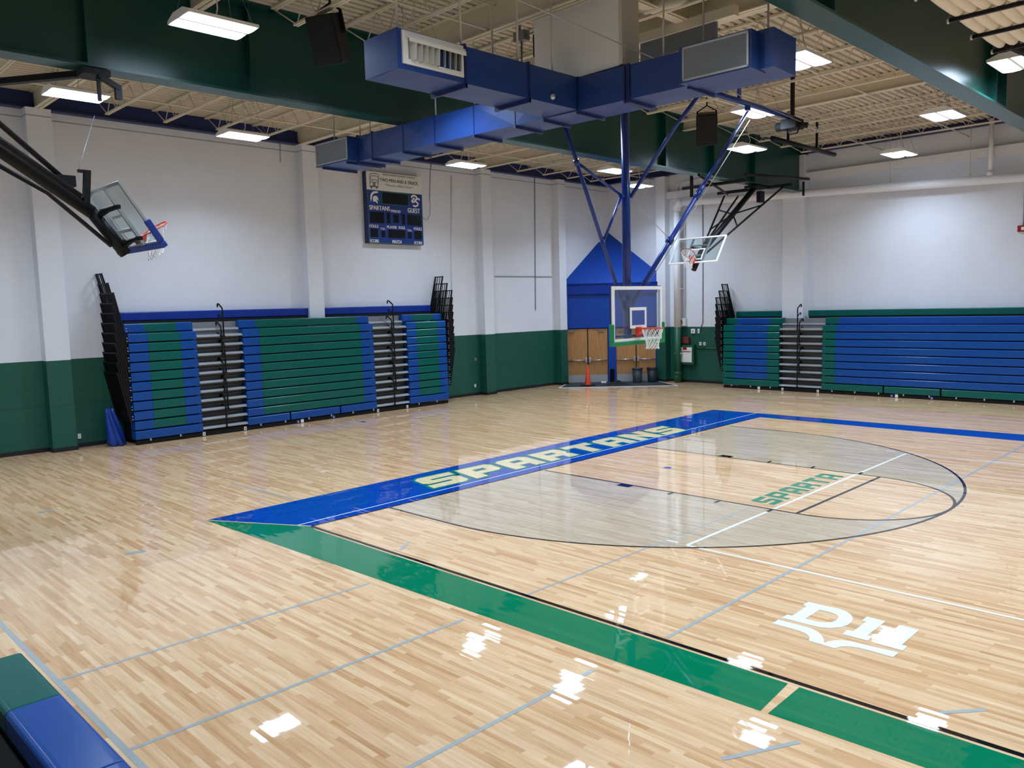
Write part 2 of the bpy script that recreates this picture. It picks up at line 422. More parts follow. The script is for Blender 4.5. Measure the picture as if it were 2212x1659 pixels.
# corrugated roof deck, one length per bay, ribs running away along u
def deck(x0, x1, z):
    pitch = 0.20; prof = []; x = x0
    while x < x1-0.01:
        prof += [(x, z), (x+0.12, z), (x+0.135, z+0.075), (x+0.185, z+0.075)]; x += pitch
    prof.append((min(x, x1+0.1), z))
    vs = []; fs = []
    for (px, pz) in prof: vs += [(px, NWU, pz), (px, FWU, pz)]
    for i in range(len(prof)-1): fs.append((2*i, 2*i+1, 2*i+3, 2*i+2))
    b = MB(); b.add(vs, fs)
    b.box(x0, x1, NWU, FWU, z+0.09, z+0.15)
    return b
G1X, G2X, G3X = -2.68, 6.5, 15.7
ZL, ZM = 9.52, 9.38
for x0, x1, z in ((LWX, G1X, ZL), (G1X, G2X, ZM), (G2X, G3X, ZM+0.02), (G3X, RWX, ZM+0.02)):
    struct(deck(x0, x1, z).build('ceiling', M['deck'], fix=False))

# ================================================================== corner vestibule (diagonal wall with pitched blue roof)
TD = Vector((0.722, 0.692, 0)).normalized(); ND = Vector((TD.y, -TD.x, 0)); P0 = Vector((LWX, 21.05, 0))+ND*0.30
def V(t, n, z): return P0 + TD*t + ND*n + Vector((0, 0, z))
b = MB()
def vbox(bm, t0, t1, n0, n1, z0, z1, mat=None): return bm.box(t0, t1, n0, n1, z0, z1, mat, fn=V)
vbox(b, -0.3, 4.3, -0.25, 0.0, 2.5, 4.5)
vbox(b, -0.3, -0.19, -0.25, 0.02, 0, 2.5); vbox(b, 1.67, 2.03, -0.25, 0.02, 0, 2.5); vbox(b, 3.85, 4.3, -0.25, 0.02, 0, 2.5)
vbox(b, -0.3, 4.3, -0.6, -0.25, -0.02, 4.5)
wv = struct(b.build('wall_corner', M['wall_v']))
b = MB(); vbox(b, -0.36, 4.16, 0.0, 0.10, 4.03, 4.51); struct(b.build('trim_4', M['bluerail']))
# roof plane from the eave up to the room corner
APX = Vector((LWX, FWU, 6.98))
e0, e1 = V(-0.62, 0.1, 4.50), V(4.62, 0.1, 4.50)
b = MB(); dn = Vector((0, 0, -0.1))
b.add([e0, e1, APX, e0+dn, e1+dn, APX+dn], [(0, 1, 2), (5, 4, 3), (0, 3, 4, 1), (1, 4, 5, 2), (2, 5, 3, 0)])
struct(b.build('trim_5', M['wall_v']))
def door(i, t0, t1, hinge):
    b = MB(); vbox(b, t0+0.008, t1-0.008, -0.10, -0.055, 0.012, 2.46); d = struct(b.build('door_%d' % i, M['door'])); OFF[d.name] = Vector()
    k = MB(); vbox(k, t0+0.03, t1-0.03, -0.055, -0.051, 0.03, 0.36); k.build('kick_plate', M['steel'], d)
    s0, s1 = (t0+0.04, t1-0.04)
    k = MB(); k.tube([V(s0, 0.0, 1.03), V(s1, 0.0, 1.03)], 0.028, 10)
    for t in (s0+0.02, s1-0.02): vbox(k, t-0.02, t+0.02, -0.056, 0.0, 1.01, 1.05)
    k.build('push_bar', M['alu'], d)
    lt = t1-0.08 if hinge < 0 else t0+0.08
    k = MB(); vbox(k, lt-0.045, lt+0.045, -0.056, 0.035, 0.93, 1.15); k.build('latch_case', M['alu'], d, bevel=0.015)
    ct = t0+0.2 if hinge < 0 else t1-0.3
    k = MB(); vbox(k, ct-0.12, ct+0.14, -0.056, 0.0, 2.32, 2.39); k.bar(V(ct+0.1*hinge, 0.0, 2.40), V(ct+0.3*(-hinge), -0.03, 2.45), 0.02, 0.02); k.build('door_closer', M['galv'], d)
    k = MB(); vbox(k, (t1-0.016 if hinge < 0 else t0+0.004), (t1-0.004 if hinge < 0 else t0+0.016), -0.056, -0.045, 0.012, 2.46); k.build('edge_strip', M['black'], d)
    return d
door(1, -0.18, 0.745, -1); door(2, 0.755, 1.66, 1); door(3, 2.04, 2.94, -1); door(4, 2.95, 3.84, 1)
# mat with a pale edge, cone, bins, cloth, shoe
mx = [G(1218, 826), G(1208, 838), G(1464, 833), G(1436, 823)]
b = MB(); poly = [V(-0.15, -0.04, 0), Vector((mx[1][0], mx[1][1], 0)), Vector((mx[2][0], mx[2][1], 0)), V(3.85, -0.04, 0)]
b.add([p + Vector((0, 0, 0.001)) for p in poly] + [p + Vector((0, 0, 0.010)) for p in poly], [(3, 2, 1, 0), (4, 5, 6, 7), (0, 1, 5, 4), (1, 2, 6, 5), (2, 3, 7, 6), (3, 0, 4, 7)])
mt = root('entry_mat', tuple((poly[0]+poly[2])/2), 'dark grey entry mat with a white edge in front of the corner doors', 'mat')
b2 = b; b2.build('mat_pad', M['mat'], mt)
b = MB(); 
for p, q in ((poly[0], poly[1]), (poly[1], poly[2]), (poly[2], poly[3])): b.bar(p+Vector((0, 0, .007)), q+Vector((0, 0, .007)), 0.06, 0.012)
b.build('edge_strip', M['white'], mt)
g = at(1270, 833, 2, 0.012)
cn = root('traffic_cone', (g.x, g.y, 0.011), 'orange traffic cone standing on the mat before the corner doors', 'cone')
b = MB(); b.lathe((g.x, g.y, 0.04), [(0.0, 0.0), (0.145, 0.0), (0.14, 0.03), (0.035, 0.86), (0.025, 0.88), (0.0, 0.88)], 24); b.build('cone_body', M['cone'], cn)
b = MB(); b.box(g.x-0.24, g.x+0.24, g.y-0.24, g.y+0.24, 0.012, 0.045); b.build('cone_base', M['black'], cn, bevel=0.01)
def bin_(px, py, label, mat):
    g = at(px, py, 2, 0.012)
    r = root('trash_can', (g.x, g.y, 0.011), label, 'trash can', 'bins by the corner doors')
    b = MB(); b.lathe((g.x, g.y, 0.012), [(0.0, 0.01), (0.19, 0.0), (0.195, 0.02), (0.235, 0.64), (0.215, 0.64), (0.18, 0.03), (0, 0.03)], 28, mat); b.build('bin_body', mat, r)
    b = MB(); b.lathe((g.x, g.y, 0.652), [(0.228, -0.08), (0.243, -0.07), (0.243, -0.055), (0.238, -0.045), (0.238, -0.02), (0.258, -0.015), (0.258, 0.012), (0.217, 0.012), (0.217, -0.02)], 28); b.build('bin_rim', mat, r)
bin_(1377, 826, 'dark grey trash can, the left one of two by the corner doors', M['can2'])
bin_(1409, 825, 'black trash can beside the grey one at the corner doors', M['can'])
# crumpled black cloth
def blob(name, c, rx, ry, h, mat, seed, label, cat, ang=0.0):
    rnd = random.Random(seed); n, mr = 28, 8; vs = []; fs = []
    ph = [rnd.uniform(0, 6.28) for _ in range(6)]
    for i in range(mr+1):
        f = i/mr
        for k in range(n):
            a = 2*PI*k/n; wob = 1+0.16*math.sin(3*a+ph[0])+0.1*math.sin(5*a+ph[1])
            r = f*wob; z = h*max(0, (1-f**1.6))*(0.75+0.35*math.sin(4*a+ph[2]+5*f)+0.2*math.sin(7*a+ph[3]-6*f))+0.004
            x, y = r*rx*math.cos(a), r*ry*math.sin(a)
            vs.append((c[0]+x*math.cos(ang)-y*math.sin(ang), c[1]+x*math.sin(ang)+y*math.cos(ang), c[2]+max(0.002, z)))
    for i in range(mr):
        for k in range(n): fs.append((i*n+k, i*n+(k+1) % n, (i+1)*n+(k+1) % n, (i+1)*n+k))
    o = len(vs); vs += [(v[0], v[1], c[2]) for v in vs[mr*n:(mr+1)*n]]
    fs += [(mr*n+k, mr*n+(k+1) % n, o+(k+1) % n, o+k) for k in range(n)] + [tuple(range(o, o+n))[::-1]]
    b = MB(); b.add(vs, fs, None, True); return tag(b.build(name, mat), label, cat)
g = at(1334, 831, 2, 0.012)
blob('cloth_heap', (g.x, g.y, 0.011), 0.55, 0.28, 0.16, M['cloth'], 3, 'crumpled black cloth heap on the mat between cone and bins', 'cloth', 0.75)
g = at(1304, 828, 2, 0.012)
b = MB(); 
for dx in (-0.06, 0.06): b.lathe((g.x+dx*0.7, g.y+dx*0.7, 0.012), [(0.0, 0.0), (0.05, 0.0), (0.06, 0.03), (0.045, 0.08), (0, 0.095)], 14)
tag(b.build('paper_wad', M['white']), 'small crumpled white paper left on the mat beside the cone', 'paper')
b = MB(); gg = V(1.84, 0.06, 0); b.box(gg.x-0.09, gg.x+0.09, gg.y-0.06, gg.y+0.06, 0.011, 0.62); tag(b.build('door_stop_post', M['black'], bevel=0.02), 'short black box standing against the blue pier between the doors', 'box')

# ================================================================== FLOOR MARKINGS (painted on the floor: children of it)
LAY = 0.0007
def flat(name, poly, mat, lay=1):
    b = MB(); b.add([(p[0], p[1], LAY*lay) for p in poly], [tuple(range(len(poly)))])
    o = b.build(name, mat, floor, fix=False)
    if o.data.polygons[0].normal.z < 0: o.data.flip_normals()
    return o
def strip(b, p, q, w, lay):
    p, q = Vector((p[0], p[1])), Vector((q[0], q[1])); d = (q-p).normalized(); n = Vector((-d.y, d.x))*w/2
    b.add([(v.x, v.y, LAY*lay) for v in (p-n, q-n, q+n, p+n)], [(0, 1, 2, 3)])
def ext(p, q, x):                     # point on line p->q at given x
    t = (x-p[0])/(q[0]-p[0]); return (x, p[1]+(q[1]-p[1])*t)
def up_(o):
    me = o.data
    fl = [p.index for p in me.polygons if p.normal.z < 0]
    if fl:
        bm = bmesh.new(); bm.from_mesh(me); bm.faces.ensure_lookup_table()
        bmesh.ops.reverse_faces(bm, faces=[bm.faces[i] for i in fl]); bm.to_mesh(me); bm.free()
    return o
A0, A1, A2, A3 = G(445, 1124), G(1541, 885), G(1640, 901), G(672, 1137)
flat('baseline_band', [A0, A1, A2, A3], M['f_blue'], 2)
fo, fi = G(2205, 938.5), G(2205, 952.5)
flat('sideline_band', [A1, ext(A1, fo, 26.0), ext(A2, fi, 26.0), A2], M['f_blue'], 2)
go = G(2000, 1659); gi = G(2212, 1633)
d0, d1, d2, d3 = G(1698, 1480), G(1724, 1487), G(1632, 1562), G(1615, 1557)
def yi(x): return ext(A3, gi, x)[1]-0.07
def yo(x): return ext(A0, go, x)[1]
flat('sideline_band', [A0, A3, (0.25, yi(0.25)), (d0[0], yi(d0[0])), (d3[0], yo(d3[0]))], M['f_green'], 2)
flat('sideline_band', [(d1[0], yi(d1[0])), (26, yi(26)), (26, yo(26)), (d2[0], yo(d2[0]))], M['f_green'], 2)
C3 = (1.6, 7.62); R3 = 6.02; LY0, LY1, FT, RF = 5.79, 9.45, 5.79, 1.83
def arc(c, r, a0, a1, n): return [(c[0]+r*math.cos(a0+(a1-a0)*i/n), c[1]+r*math.sin(a0+(a1-a0)*i/n)) for i in range(n+1)]
out3 = [(0.02, C3[1]-R3)] + arc(C3, R3, -PI/2, PI/2, 96) + [(0.02, C3[1]+R3)]
flat('stained_arc', out3, M['stain'], 1)
lane = [(0.02, LY0)] + [(FT, LY0)] + arc((FT, 7.62), RF, -PI/2, PI/2, 48)[1:-1] + [(FT, LY1), (0.02, LY1)]
flat('lane', lane, M['floor'], 2)
def pathband(b, pts, w, lay):
    n = len(pts); L = []; Rr = []
    for i, p in enumerate(pts):
        a = Vector(pts[max(0, i-1)]); c = Vector(pts[min(n-1, i+1)]); d = (c-a).normalized(); nn = Vector((-d.y, d.x))*w/2
        L.append((p[0]+nn.x, p[1]+nn.y, LAY*lay)); Rr.append((p[0]-nn.x, p[1]-nn.y, LAY*lay))
    b.add(L+Rr, [(i, i+1, n+i+1, n+i) for i in range(n-1)])
b = MB(); pathband(b, out3, 0.05, 4); up_(b.build('three_point_line', M['f_black'], floor, fix=False))
b = MB(); pathband(b, [(0.02, LY0), (FT, LY0)] + arc((FT, 7.62), RF, -PI/2, PI/2, 64)[1:-1] + [(FT, LY1), (0.02, LY1)], 0.05, 4.6)
up_(b.build('lane_line', M['f_black'], floor, fix=False))
b = MB(); strip(b, (FT, LY0), (FT, LY1), 0.06, 4.3); up_(b.build('free_throw_line', M['f_black'], floor, fix=False))
b = MB()
for x, w in ((2.27, 0.30), (3.35, 0.055), (4.35, 0.055), (5.36, 0.06)):
    strip(b, (x, LY0-0.2), (x, LY0-0.02), w, 5); strip(b, (x, LY1+0.02), (x, LY1+0.2), w, 5)
up_(b.build('lane_marks', M['f_black'], floor, fix=False))
b = MB(); strip(b, A3, A2, 0.05, 4.8); strip(b, A3, ext(A3, gi, 26.0), 0.06, 4.9); up_(b.build('boundary_line', M['f_black'], floor, fix=False))
b = MB(); strip(b, (A3[0]-0.24, A3[1]-0.11), (A2[0]-0.5, A2[1]+0.86), 0.03, 4); up_(b.build('band_pinstripe', M['f_white'], floor, fix=False))
b = MB(); strip(b, A0, A3, 0.035, 5); up_(b.build('corner_line', M['f_cream'], floor, fix=False))
b = MB(); v0, v1 = G(1484, 1178), G(1957, 980); v2, v3 = G(2212, 1340), G(2212, 1004)
strip(b, v0, (v1[0], v1[1]), 0.055, 3.4); strip(b, v0, ext(v0, v2, 23.3), 0.05, 3.5); strip(b, v1, ext(v1, v3, 23.3), 0.05, 3.6)
for p in (G(1450, 1169), G(1923, 975)): strip(b, (p[0]-0.08, p[1]), (p[0]+0.12, p[1]), 0.045, 3.3)
up_(b.build('volleyball_line', M['f_white'], floor, fix=False))
b = MB()
q0, q1, q2 = G(1, 1370), G(145, 1490), G(290, 1620)
y0 = -4.78
strip(b, (-9.2, y0), (12.0, y0), 0.06, 2.3)
for x in (3.12, 5.0, 6.95): strip(b, (x, y0), (x, -1.02), 0.05, 2.6)
strip(b, (5.0, -0.0), (5.0, 5.76), 0.035, 2.9); strip(b, (7.05, 0.1), (7.05, 15.3), 0.05, 2.9)
strip(b, (5.0, 9.5), (5.0, 12.6), 0.03, 2.9)
for p, q, w in ((G(865, 1188), G(884, 1170), .05), (G(2030, 1540), G(2130, 1533), .05), (G(1560, 1640), G(1725, 1603), .05)): strip(b, p, q, w, 3)
for p, q, w in ((G(270, 1197), G(315, 1190), .12), (G(82, 1107), G(118, 1104), .1), (G(500, 1044), G(635, 1079), .05)): strip(b, p, q, w, 3)
up_(b.build('pale_blue_line', M['f_sky'], floor, fix=False))
b = MB(); strip(b, (1.6, 3.2), (1.6, 5.7), 0.02, 3); strip(b, (2.9, 2.1), (2.9, 5.5), 0.02, 3); up_(b.build('seam_line', M['f_cream'], floor, fix=False))
b = MB(); p = G(1442, 1010.5); b.add([(p[0]+0.09*math.cos(2*PI*k/24), p[1]+0.09*math.sin(2*PI*k/24), LAY*4) for k in range(24)], [tuple(range(24))])
p = G(784, 911); b.add([(p[0]+0.1*math.cos(2*PI*k/24), p[1]+0.1*math.sin(2*PI*k/24), LAY*4) for k in range(24)], [tuple(range(24))])
up_(b.build('floor_dot', M['f_blue'], floor, fix=False))
GL = {
 'S': [[(.12, 1), (1, 1), (1, .72), (.32, .72), (.32, .62), (.88, .62), (1, .50), (1, .12), (.88, 0), (0, 0), (0, .28), (.68, .28), (.68, .38), (.12, .38), (0, .5), (0, .88)]],
 'P': [[(0, 0), (0, 1), (.88, 1), (1, .88), (1, .42), (.88, .30), (.34, .30), (.34, 0)], [(.34, .74), (.68, .74), (.68, .54), (.34, .54)]],
 'A': [[(0, 0), (0, .86), (.14, 1), (.86, 1), (1, .86), (1, 0), (.66, 0), (.66, .28), (.34, .28), (.34, 0)], [(.34, .74), (.66, .74), (.66, .52), (.34, .52)]],
 'R': [[(0, 0), (0, 1), (.88, 1), (1, .88), (1, .52), (.90, .42), (1, .30), (1, 0), (.66, 0), (.66, .28), (.34, .28), (.34, 0)], [(.34, .74), (.66, .74), (.66, .54), (.34, .54)]],
 'T': [[(0, 1), (1, 1), (1, .72), (.67, .72), (.67, 0), (.33, 0), (.33, .72), (0, .72)]],
 'N': [[(0, 0), (0, 1), (.36, 1), (.66, .45), (.66, 1), (1, 1), (1, 0), (.64, 0), (.34, .55), (.34, 0)]],
}
def word(name, body, mat, parent, frame, cw, ch, gap, off, lift, narrow=None):
    loops = []
    for i, c in enumerate(body):
        for lp_ in GL[c]: loops.append([(i*(cw+gap)+x*cw, y*ch) for x, y in lp_])
    return poly_mesh(name, loops, mat, parent, frame, offset=off, lift=lift)
fr = ((-0.56, 3.12, 0), (0, 1, 0), (-1, 0.22, 0))
word('lettering', 'SPARTANS', M['f_teal'], floor, fr, 1.0, 0.98, 0.17, 0.065, LAY*4)
word('lettering', 'SPARTANS', M['f_letter'], floor, fr, 1.0, 0.98, 0.17, 0.0, LAY*5)
word('lettering', 'SPARTA', M['f_teal'], floor, ((5.25, 6.06, 0), (0, 1, 0), (-1, 0.04, 0)), 0.44, 0.50, 0.075, -0.012, LAY*4)
def gp(pts, ox, oy, s): return [G(ox+x/s, oy+y/s) for x, y in pts]
s5 = 2212/400.0
Dl = [gp([(590, 222), (520, 262), (568, 275), (400, 388), (335, 375), (268, 413), (600, 500), (720, 527), (850, 538), (980, 525), (1060, 500), (1105, 462), (1120, 425), (1100, 380), (1040, 338), (950, 305), (850, 284)], 1640, 1260, s5),
      gp([(720, 320), (550, 425), (640, 447), (720, 465), (790, 472), (870, 465), (925, 443), (950, 412), (935, 385), (900, 366), (830, 344)], 1640, 1260, s5)]
poly_mesh('lettering', Dl, M['f_white'], floor, ((0, 0, 0), (1, 0, 0), (0, 1, 0)), lift=LAY*4)
one = [(8.41, 2.08), (8.41, 1.93), (8.46, 1.93), (8.46, 1.57), (8.40, 1.57), (8.40, 1.43), (8.67, 1.43), (8.67, 1.57), (8.615, 1.57), (8.615, 2.08)]
poly_mesh('lettering', [one, [(x+0.355, y-0.01) for x, y in one]], M['f_white'], floor, ((0, 0, 0), (1, 0, 0), (0, 1, 0)), lift=LAY*4)
bk = gp([(230, 435), (155, 480), (480, 570), (560, 605), (600, 640), (602, 665), (592, 688), (900, 780), (960, 762), (1060, 755), (1200, 775), (1600, 885), (1665, 830), (1300, 745), (1200, 720), (1100, 695), (1000, 682), (900, 683), (830, 696), (775, 716), (772, 670), (750, 630), (700, 580), (620, 540), (480, 500)], 1640, 1260, s5)
poly_mesh('emblem', [bk], M['f_white'], floor, ((0, 0, 0), (1, 0, 0), (0, 1, 0)), lift=LAY*4)

# ================================================================== BLEACHERS
def seat_row(b, mp, s0, s1, z0, z1, d, mat, depth=0.30):
    prof = [(d+0.012, z0+0.026), (d, z0+0.042), (d, z1-0.032), (d+0.008, z1-0.016), (d+0.032, z1-0.006), (d+depth, z1-0.006), (d+depth, z0+0.026)]
    b.prism(prof, s0, s1, lambda t, p, q: mp(t, p, q), mat)
def handrail(b, mp, s, z, d=0.0):
    b.tube([mp(s, d, z), mp(s, d, z+0.80), mp(s, d+0.02, z+0.85), mp(s, d+0.22, z+0.97), mp(s, d+0.27, z+0.985), mp(s, d+0.31, z+0.965), mp(s, d+0.315, z+0.88)], 0.024, 8)
    b.tube([mp(s, d, z+0.52), mp(s, d+0.20, z+0.655), mp(s, d+0.24, z+0.67), mp(s, d+0.27, z+0.65), mp(s, d+0.275, z+0.575)], 0.018, 8)
    b.box(s-0.035, s+0.035, d-0.05, d+0.05, z-0.01, z+0.02, fn=lambda x, y, zz: mp(x, y, zz))
def guard(b, mp, sb, dr, zt, d0, d1, lean, h=1.42):
    P = lambda d, f: mp(sb+dr*lean*f, d, zt-h+h*f)
    n = max(3, int(round((d1-d0)/0.125)))
    for i in range(n+1):
        d = d0+(d1-d0)*i/n; w = 0.044 if i in (0, n) else 0.022
        b.bar(P(d, 0), P(d, 1), w, w)
    for f in (0.03, 0.985): b.bar(P(d0-0.015, f), P(d1, f), 0.034, 0.034)
    b.tube([mp(sb+dr*0.03, d0, zt-h+0.05), mp(sb-dr*0.05, d0, zt-h+0.05)], 0.02, 8)
def bleacher(r, mp, N_, base, pitch, secs, aisles, toprails, top_z, ends, bottom_cuts, tags, dep=1.02, rec_d=0.30):
    """secs: list of (segments [(s0,s1,mat)], bottom material); aisles: (s0,s1,n_rails,rail_s)"""
    smin = min(s[0][0][0] for s in secs); smax = max(s[0][-1][1] for s in secs)
    b = MB(); bx = lambda *a, **k: b.box(*a, fn=mp)
    bx(smin+0.02, smax-0.02, 0.035, 0.10, 0.0, base-0.005)
    b.build('kickboard', M['black'], r)
    b = MB()
    for seg, bm_ in secs: b.box(seg[0][0]+0.05, seg[-1][1]-0.05, 0.20, dep, base, base+pitch*N_-0.03, fn=mp)
    b.build('understructure', M['darkgap'], r)
    zt = base+pitch*N_
    for seg, botm in secs:
        for k in range(N_):
            z0, z1 = base+pitch*k, base+pitch*(k+1); d = 0.006*k
            if k == 0:
                cuts = [seg[0][0]] + [c for c in bottom_cuts if seg[0][0] < c < seg[-1][1]] + [seg[-1][1]]
                for i in range(len(cuts)-1):
                    b = MB(); seat_row(b, mp, cuts[i]+(0.03 if i else 0), cuts[i+1]-(0.03 if i < len(cuts)-2 else 0), z0, z1, d, botm); b.build('seat_row', None, r, bevel=0.004)
                continue
            b = MB()
            for s0, s1, m_ in seg: seat_row(b, mp, s0+0.002, s1-0.002, z0, z1, d, m_)
            b.build('seat_row', None, r)
        b = MB()
        for s0, s1, m_ in seg: seat_row(b, mp, s0, s1, zt-0.01, zt+pitch-0.0, rec_d, m_)
        b.build('seat_row', None, r)
        # brackets under the front seat
        b = MB(); s = seg[0][0]+0.4
        while s < seg[-1][1]: b.box(s-0.02, s+0.02, 0.0, 0.03, base-0.035, base+0.03, fn=mp); s += 0.85
        b.build('seat_bracket', M['steel'], r)
        # plastic end caps
    for (a0, a1, nr, rs) in aisles:
        b = MB(); b.box(a0-0.01, a1+0.01, 0.33, dep, base, zt+0.02, fn=mp)
        b.box(a0, a1, 0.5, 0.52, zt, zt+pitch-0.03, fn=mp)
        b.build('riser_panel', M['riser'], r)
        for k in range(N_+1):
            z = base+0.145+pitch*k if k < N_ else zt+0.06
            b = MB(); dd = 0.02+0.004*k if k < N_ else 0.28
            b.prism([(dd, z-0.075), (dd-0.012, z-0.06), (dd+0.05, z), (dd+0.30, z), (dd+0.30, z-0.02), (dd+0.03, z-0.075)], a0+0.012, a1-0.012, lambda t, p, q: mp(t, p, q))
            b.build('aisle_step', M['tread'], r)
            if k < N_:
                b = MB(); b.box(a0+0.012, a1-0.012, dd+0.03, dd+0.08, z-0.15, z-0.12, fn=mp); b.build('step_support', M['black'], r)
        for i in range(nr):
            b = MB(); handrail(b, mp, rs+(0.045 if i % 2 else -0.03), base+0.07+2*pitch*i, -0.012); b.build('handrail', M['black'], r)
    for s0, s1, mcol, zb, zt2 in toprails:
        b = MB(); seat_row(b, mp, s0, s1, zb, zt2, dep-0.22, mcol, 0.16); b.build('top_rail', None, r, bevel=0.004)
        b = MB(); b.box(s0+0.02, s1+0.03, dep-0.2, dep-0.02, zt+0.02, zb+0.03, fn=mp); b.build('rail_support', M['darkgap'], r)
    for sb, dr, z_first, cnt, l0 in ends:
        for k in range(cnt):
            d0, ln = (0.62, 0.36) if k == 0 else (0.32, 0.31) if k == 1 else (0.03, 0.28)
            b = MB(); guard(b, mp, sb+dr*0.005*k, dr, z_first-pitch*k, d0, min(dep+0.02, 1.04), ln); b.build('guard_rail', M['black'], r)
        b = MB()
        for k in range(cnt-1):
            for dz in (0.02, 0.10):
                z = z_first-pitch*(k+1)-1.42+0.05+dz; b.box(sb-0.012+dr*0.02, sb+0.012+dr*0.02, -0.012, 0.02, z, z+0.025, fn=mp)
        b.build('rail_bolt', M['steel'], r)
    for s, kind in tags:
        if kind == 'n':
            b = MB(); b.box(s-0.04, s+0.04, 0.022, 0.036, 0.0+0.02, 0.125, fn=mp); t = b.build('aisle_tag', M['white'], r)
            b = MB(); b.box(s-0.012, s+0.012, 0.018, 0.023, 0.045, 0.10, fn=mp); b.build('aisle_mark', M['ink'], t)
        elif kind == 'w':
            b = MB(); b.box(s-0.055, s+0.055, 0.022, 0.036, 0.02, 0.115, fn=mp); t = b.build('wheelchair_sign', M['sbblue'], r)
            b = MB(); c = mp(s, 0.016, 0.052)
            ringp = [mp(s+0.022*math.cos(a), 0.018, 0.05+0.022*math.sin(a)) for a in [2*PI*k/14 for k in range(14)]]
            b.tube(ringp, 0.004, 5, closed=True); b.tube([mp(s-0.008, 0.018, 0.10), mp(s-0.004, 0.018, 0.066), mp(s+0.022, 0.018, 0.064), mp(s+0.034, 0.018, 0.034)], 0.005, 5)
            b.build('wheelchair_symbol', M['white'], t)
        else:
            b = MB(); b.box(s-0.05, s+0.05, 0.018, 0.036, 0.015, 0.12, fn=mp); b.build('notice_tag', M['white'], r)
# left bank
mpL = lambda s, d, z: Vector((-11.3-d, s, z))
def sL(x, y): return at(x, y, 0, -11.3).y
BL_, GR_, RB = M['blue'], M['green'], M['bluerail']
rt = root('bleacher', (-11.8, 7.0, 0), 'folded blue and green bleacher bank along the scoreboard wall', 'bleacher', 'folded bleacher banks')
secL = [([(1.25, 1.78, BL_), (1.78, 2.70, GR_), (2.70, 3.17, BL_)], BL_),
        ([(4.61, 5.15, BL_), (5.15, 8.90, GR_), (8.90, 9.40, BL_)], BL_),
        ([(10.87, 11.32, BL_), (11.32, 12.32, GR_), (12.32, 12.71, BL_)], BL_)]
tl = [(sL(442, 939), 'n'), (sL(531, 927), 'n'), (sL(645, 911), 'w'), (sL(654, 910), 'o'), (sL(721.5, 900), 'w'), (sL(817.7, 886.6), 'n'), (sL(881, 878), 'n')]
bleacher(rt, mpL, 11, 0.125, 0.2725, secL, [(3.17, 4.61, 6, 3.93), (9.40, 10.87, 6, 10.2)],
         [(1.36, 7.38, RB, 3.44, 3.72), (8.0, 12.62, RB, 3.44, 3.72)], 3.4, [(1.22, -1, 4.80, 11, 0), (12.76, 1, 4.80, 11, 0)], [sL(628, 900), sL(736, 885)], tl)
# far bank
mpF = lambda s, d, z: Vector((s, 22.65+d, z))
def sF(x, y): return at(x, y, 1, 22.65).x
rt = root('bleacher', (0, 23.1, 0), 'folded green framed bleacher bank along the wall under the white pipe', 'bleacher', 'folded bleacher banks')
secF = [([(-5.50, -4.99, GR_), (-4.99, -3.55, BL_), (-3.55, -3.05, GR_)], GR_),
        ([(-1.32, -0.82, GR_), (-0.82, 7.4, BL_), (7.4, 7.9, GR_)], GR_)]
tf = [(sF(1638.5, 838), 'o'), (sF(1689.5, 842), 'n'), (sF(1766, 846.5), 'n'), (sF(1925.6, 856), 'w'), (sF(1936, 857), 'o'), (sF(2012, 862), 'w')]
bleacher(rt, mpF, 9, 0.115, 0.2745, secF, [(-3.05, -1.32, 5, -2.25)],
         [(-5.40, -3.22, GR_, 2.86, 3.13), (-2.28, 8.2, GR_, 2.86, 3.13)], 2.8, [(-5.55, -1, 4.28, 9, 0)], [0.94, 2.84], tf, dep=1.12)
# near bank, pulled out, where the photographer stands
rt = root('bleacher', (6, -5.4, 0), 'pulled out bleacher seats with a green end and blue seats at the lower left corner', 'bleacher')
for i, (y1, z, ge) in enumerate(((-5.08, 0.43, 4.44), (-5.86, 0.70, 4.44))):
    for x0, x1, m_, nn in ((3.20, ge, GR_, 'end_seat'), (ge+0.004, 5.92, BL_, 'seat_board'), (5.924, 8.6, BL_, 'seat_board')):
        b = MB(); b.prism([(y1, z-0.02), (y1, z-0.20), (y1-0.03, z-0.22), (y1-0.40, z-0.22), (y1-0.43, z-0.20), (y1-0.43, z-0.03), (y1-0.40, z-0.004), (y1-0.36, z+0.002), (y1-0.07, z+0.002), (y1-0.02, z)], x0, x1, lambda t, p, q: Vector((t, p, q)))
        b.build(nn, m_, rt, bevel=0.03, seg=4)
    b = MB(); b.box(3.25, 8.5, y1-0.40, y1-0.05, 0.0 if i == 0 else 0.3, z-0.215); b.build('seat_support', M['black'], rt)
    b = MB(); b.box(3.3, 8.5, y1-0.80, y1-0.41, 0.24*i+0.08, 0.24*i+0.12); b.build('foot_deck', M['darkgap'], rt)
# blue tarp stuffed beside the left bank
b = MB(); n = 40; vs = []; fs = []
for i in range(9):
    z = 0.005+1.05*i/8
    for k in range(n):
        a = 2*PI*k/n; f = 1-0.55*(i/8)**1.5
        r_ = (0.17+0.035*math.sin(5*a+0.5*i)+0.022*math.sin(9*a+i))*f
        vs.append((-11.85+1.5*r_*math.cos(a)-0.05*i/8, 0.92+r_*1.15*math.sin(a)-0.13*i/8, z))
for i in range(8):
    for k in range(n): fs.append((i*n+k, i*n+(k+1) % n, (i+1)*n+(k+1) % n, (i+1)*n+k))
fs += [tuple(range(n))[::-1], tuple(range(8*n, 9*n))]
b.add(vs, fs, None, True); tag(b.build('tarp', M['tarp']), 'crumpled blue tarp bunched at the left end of the scoreboard wall bleacher', 'tarp')

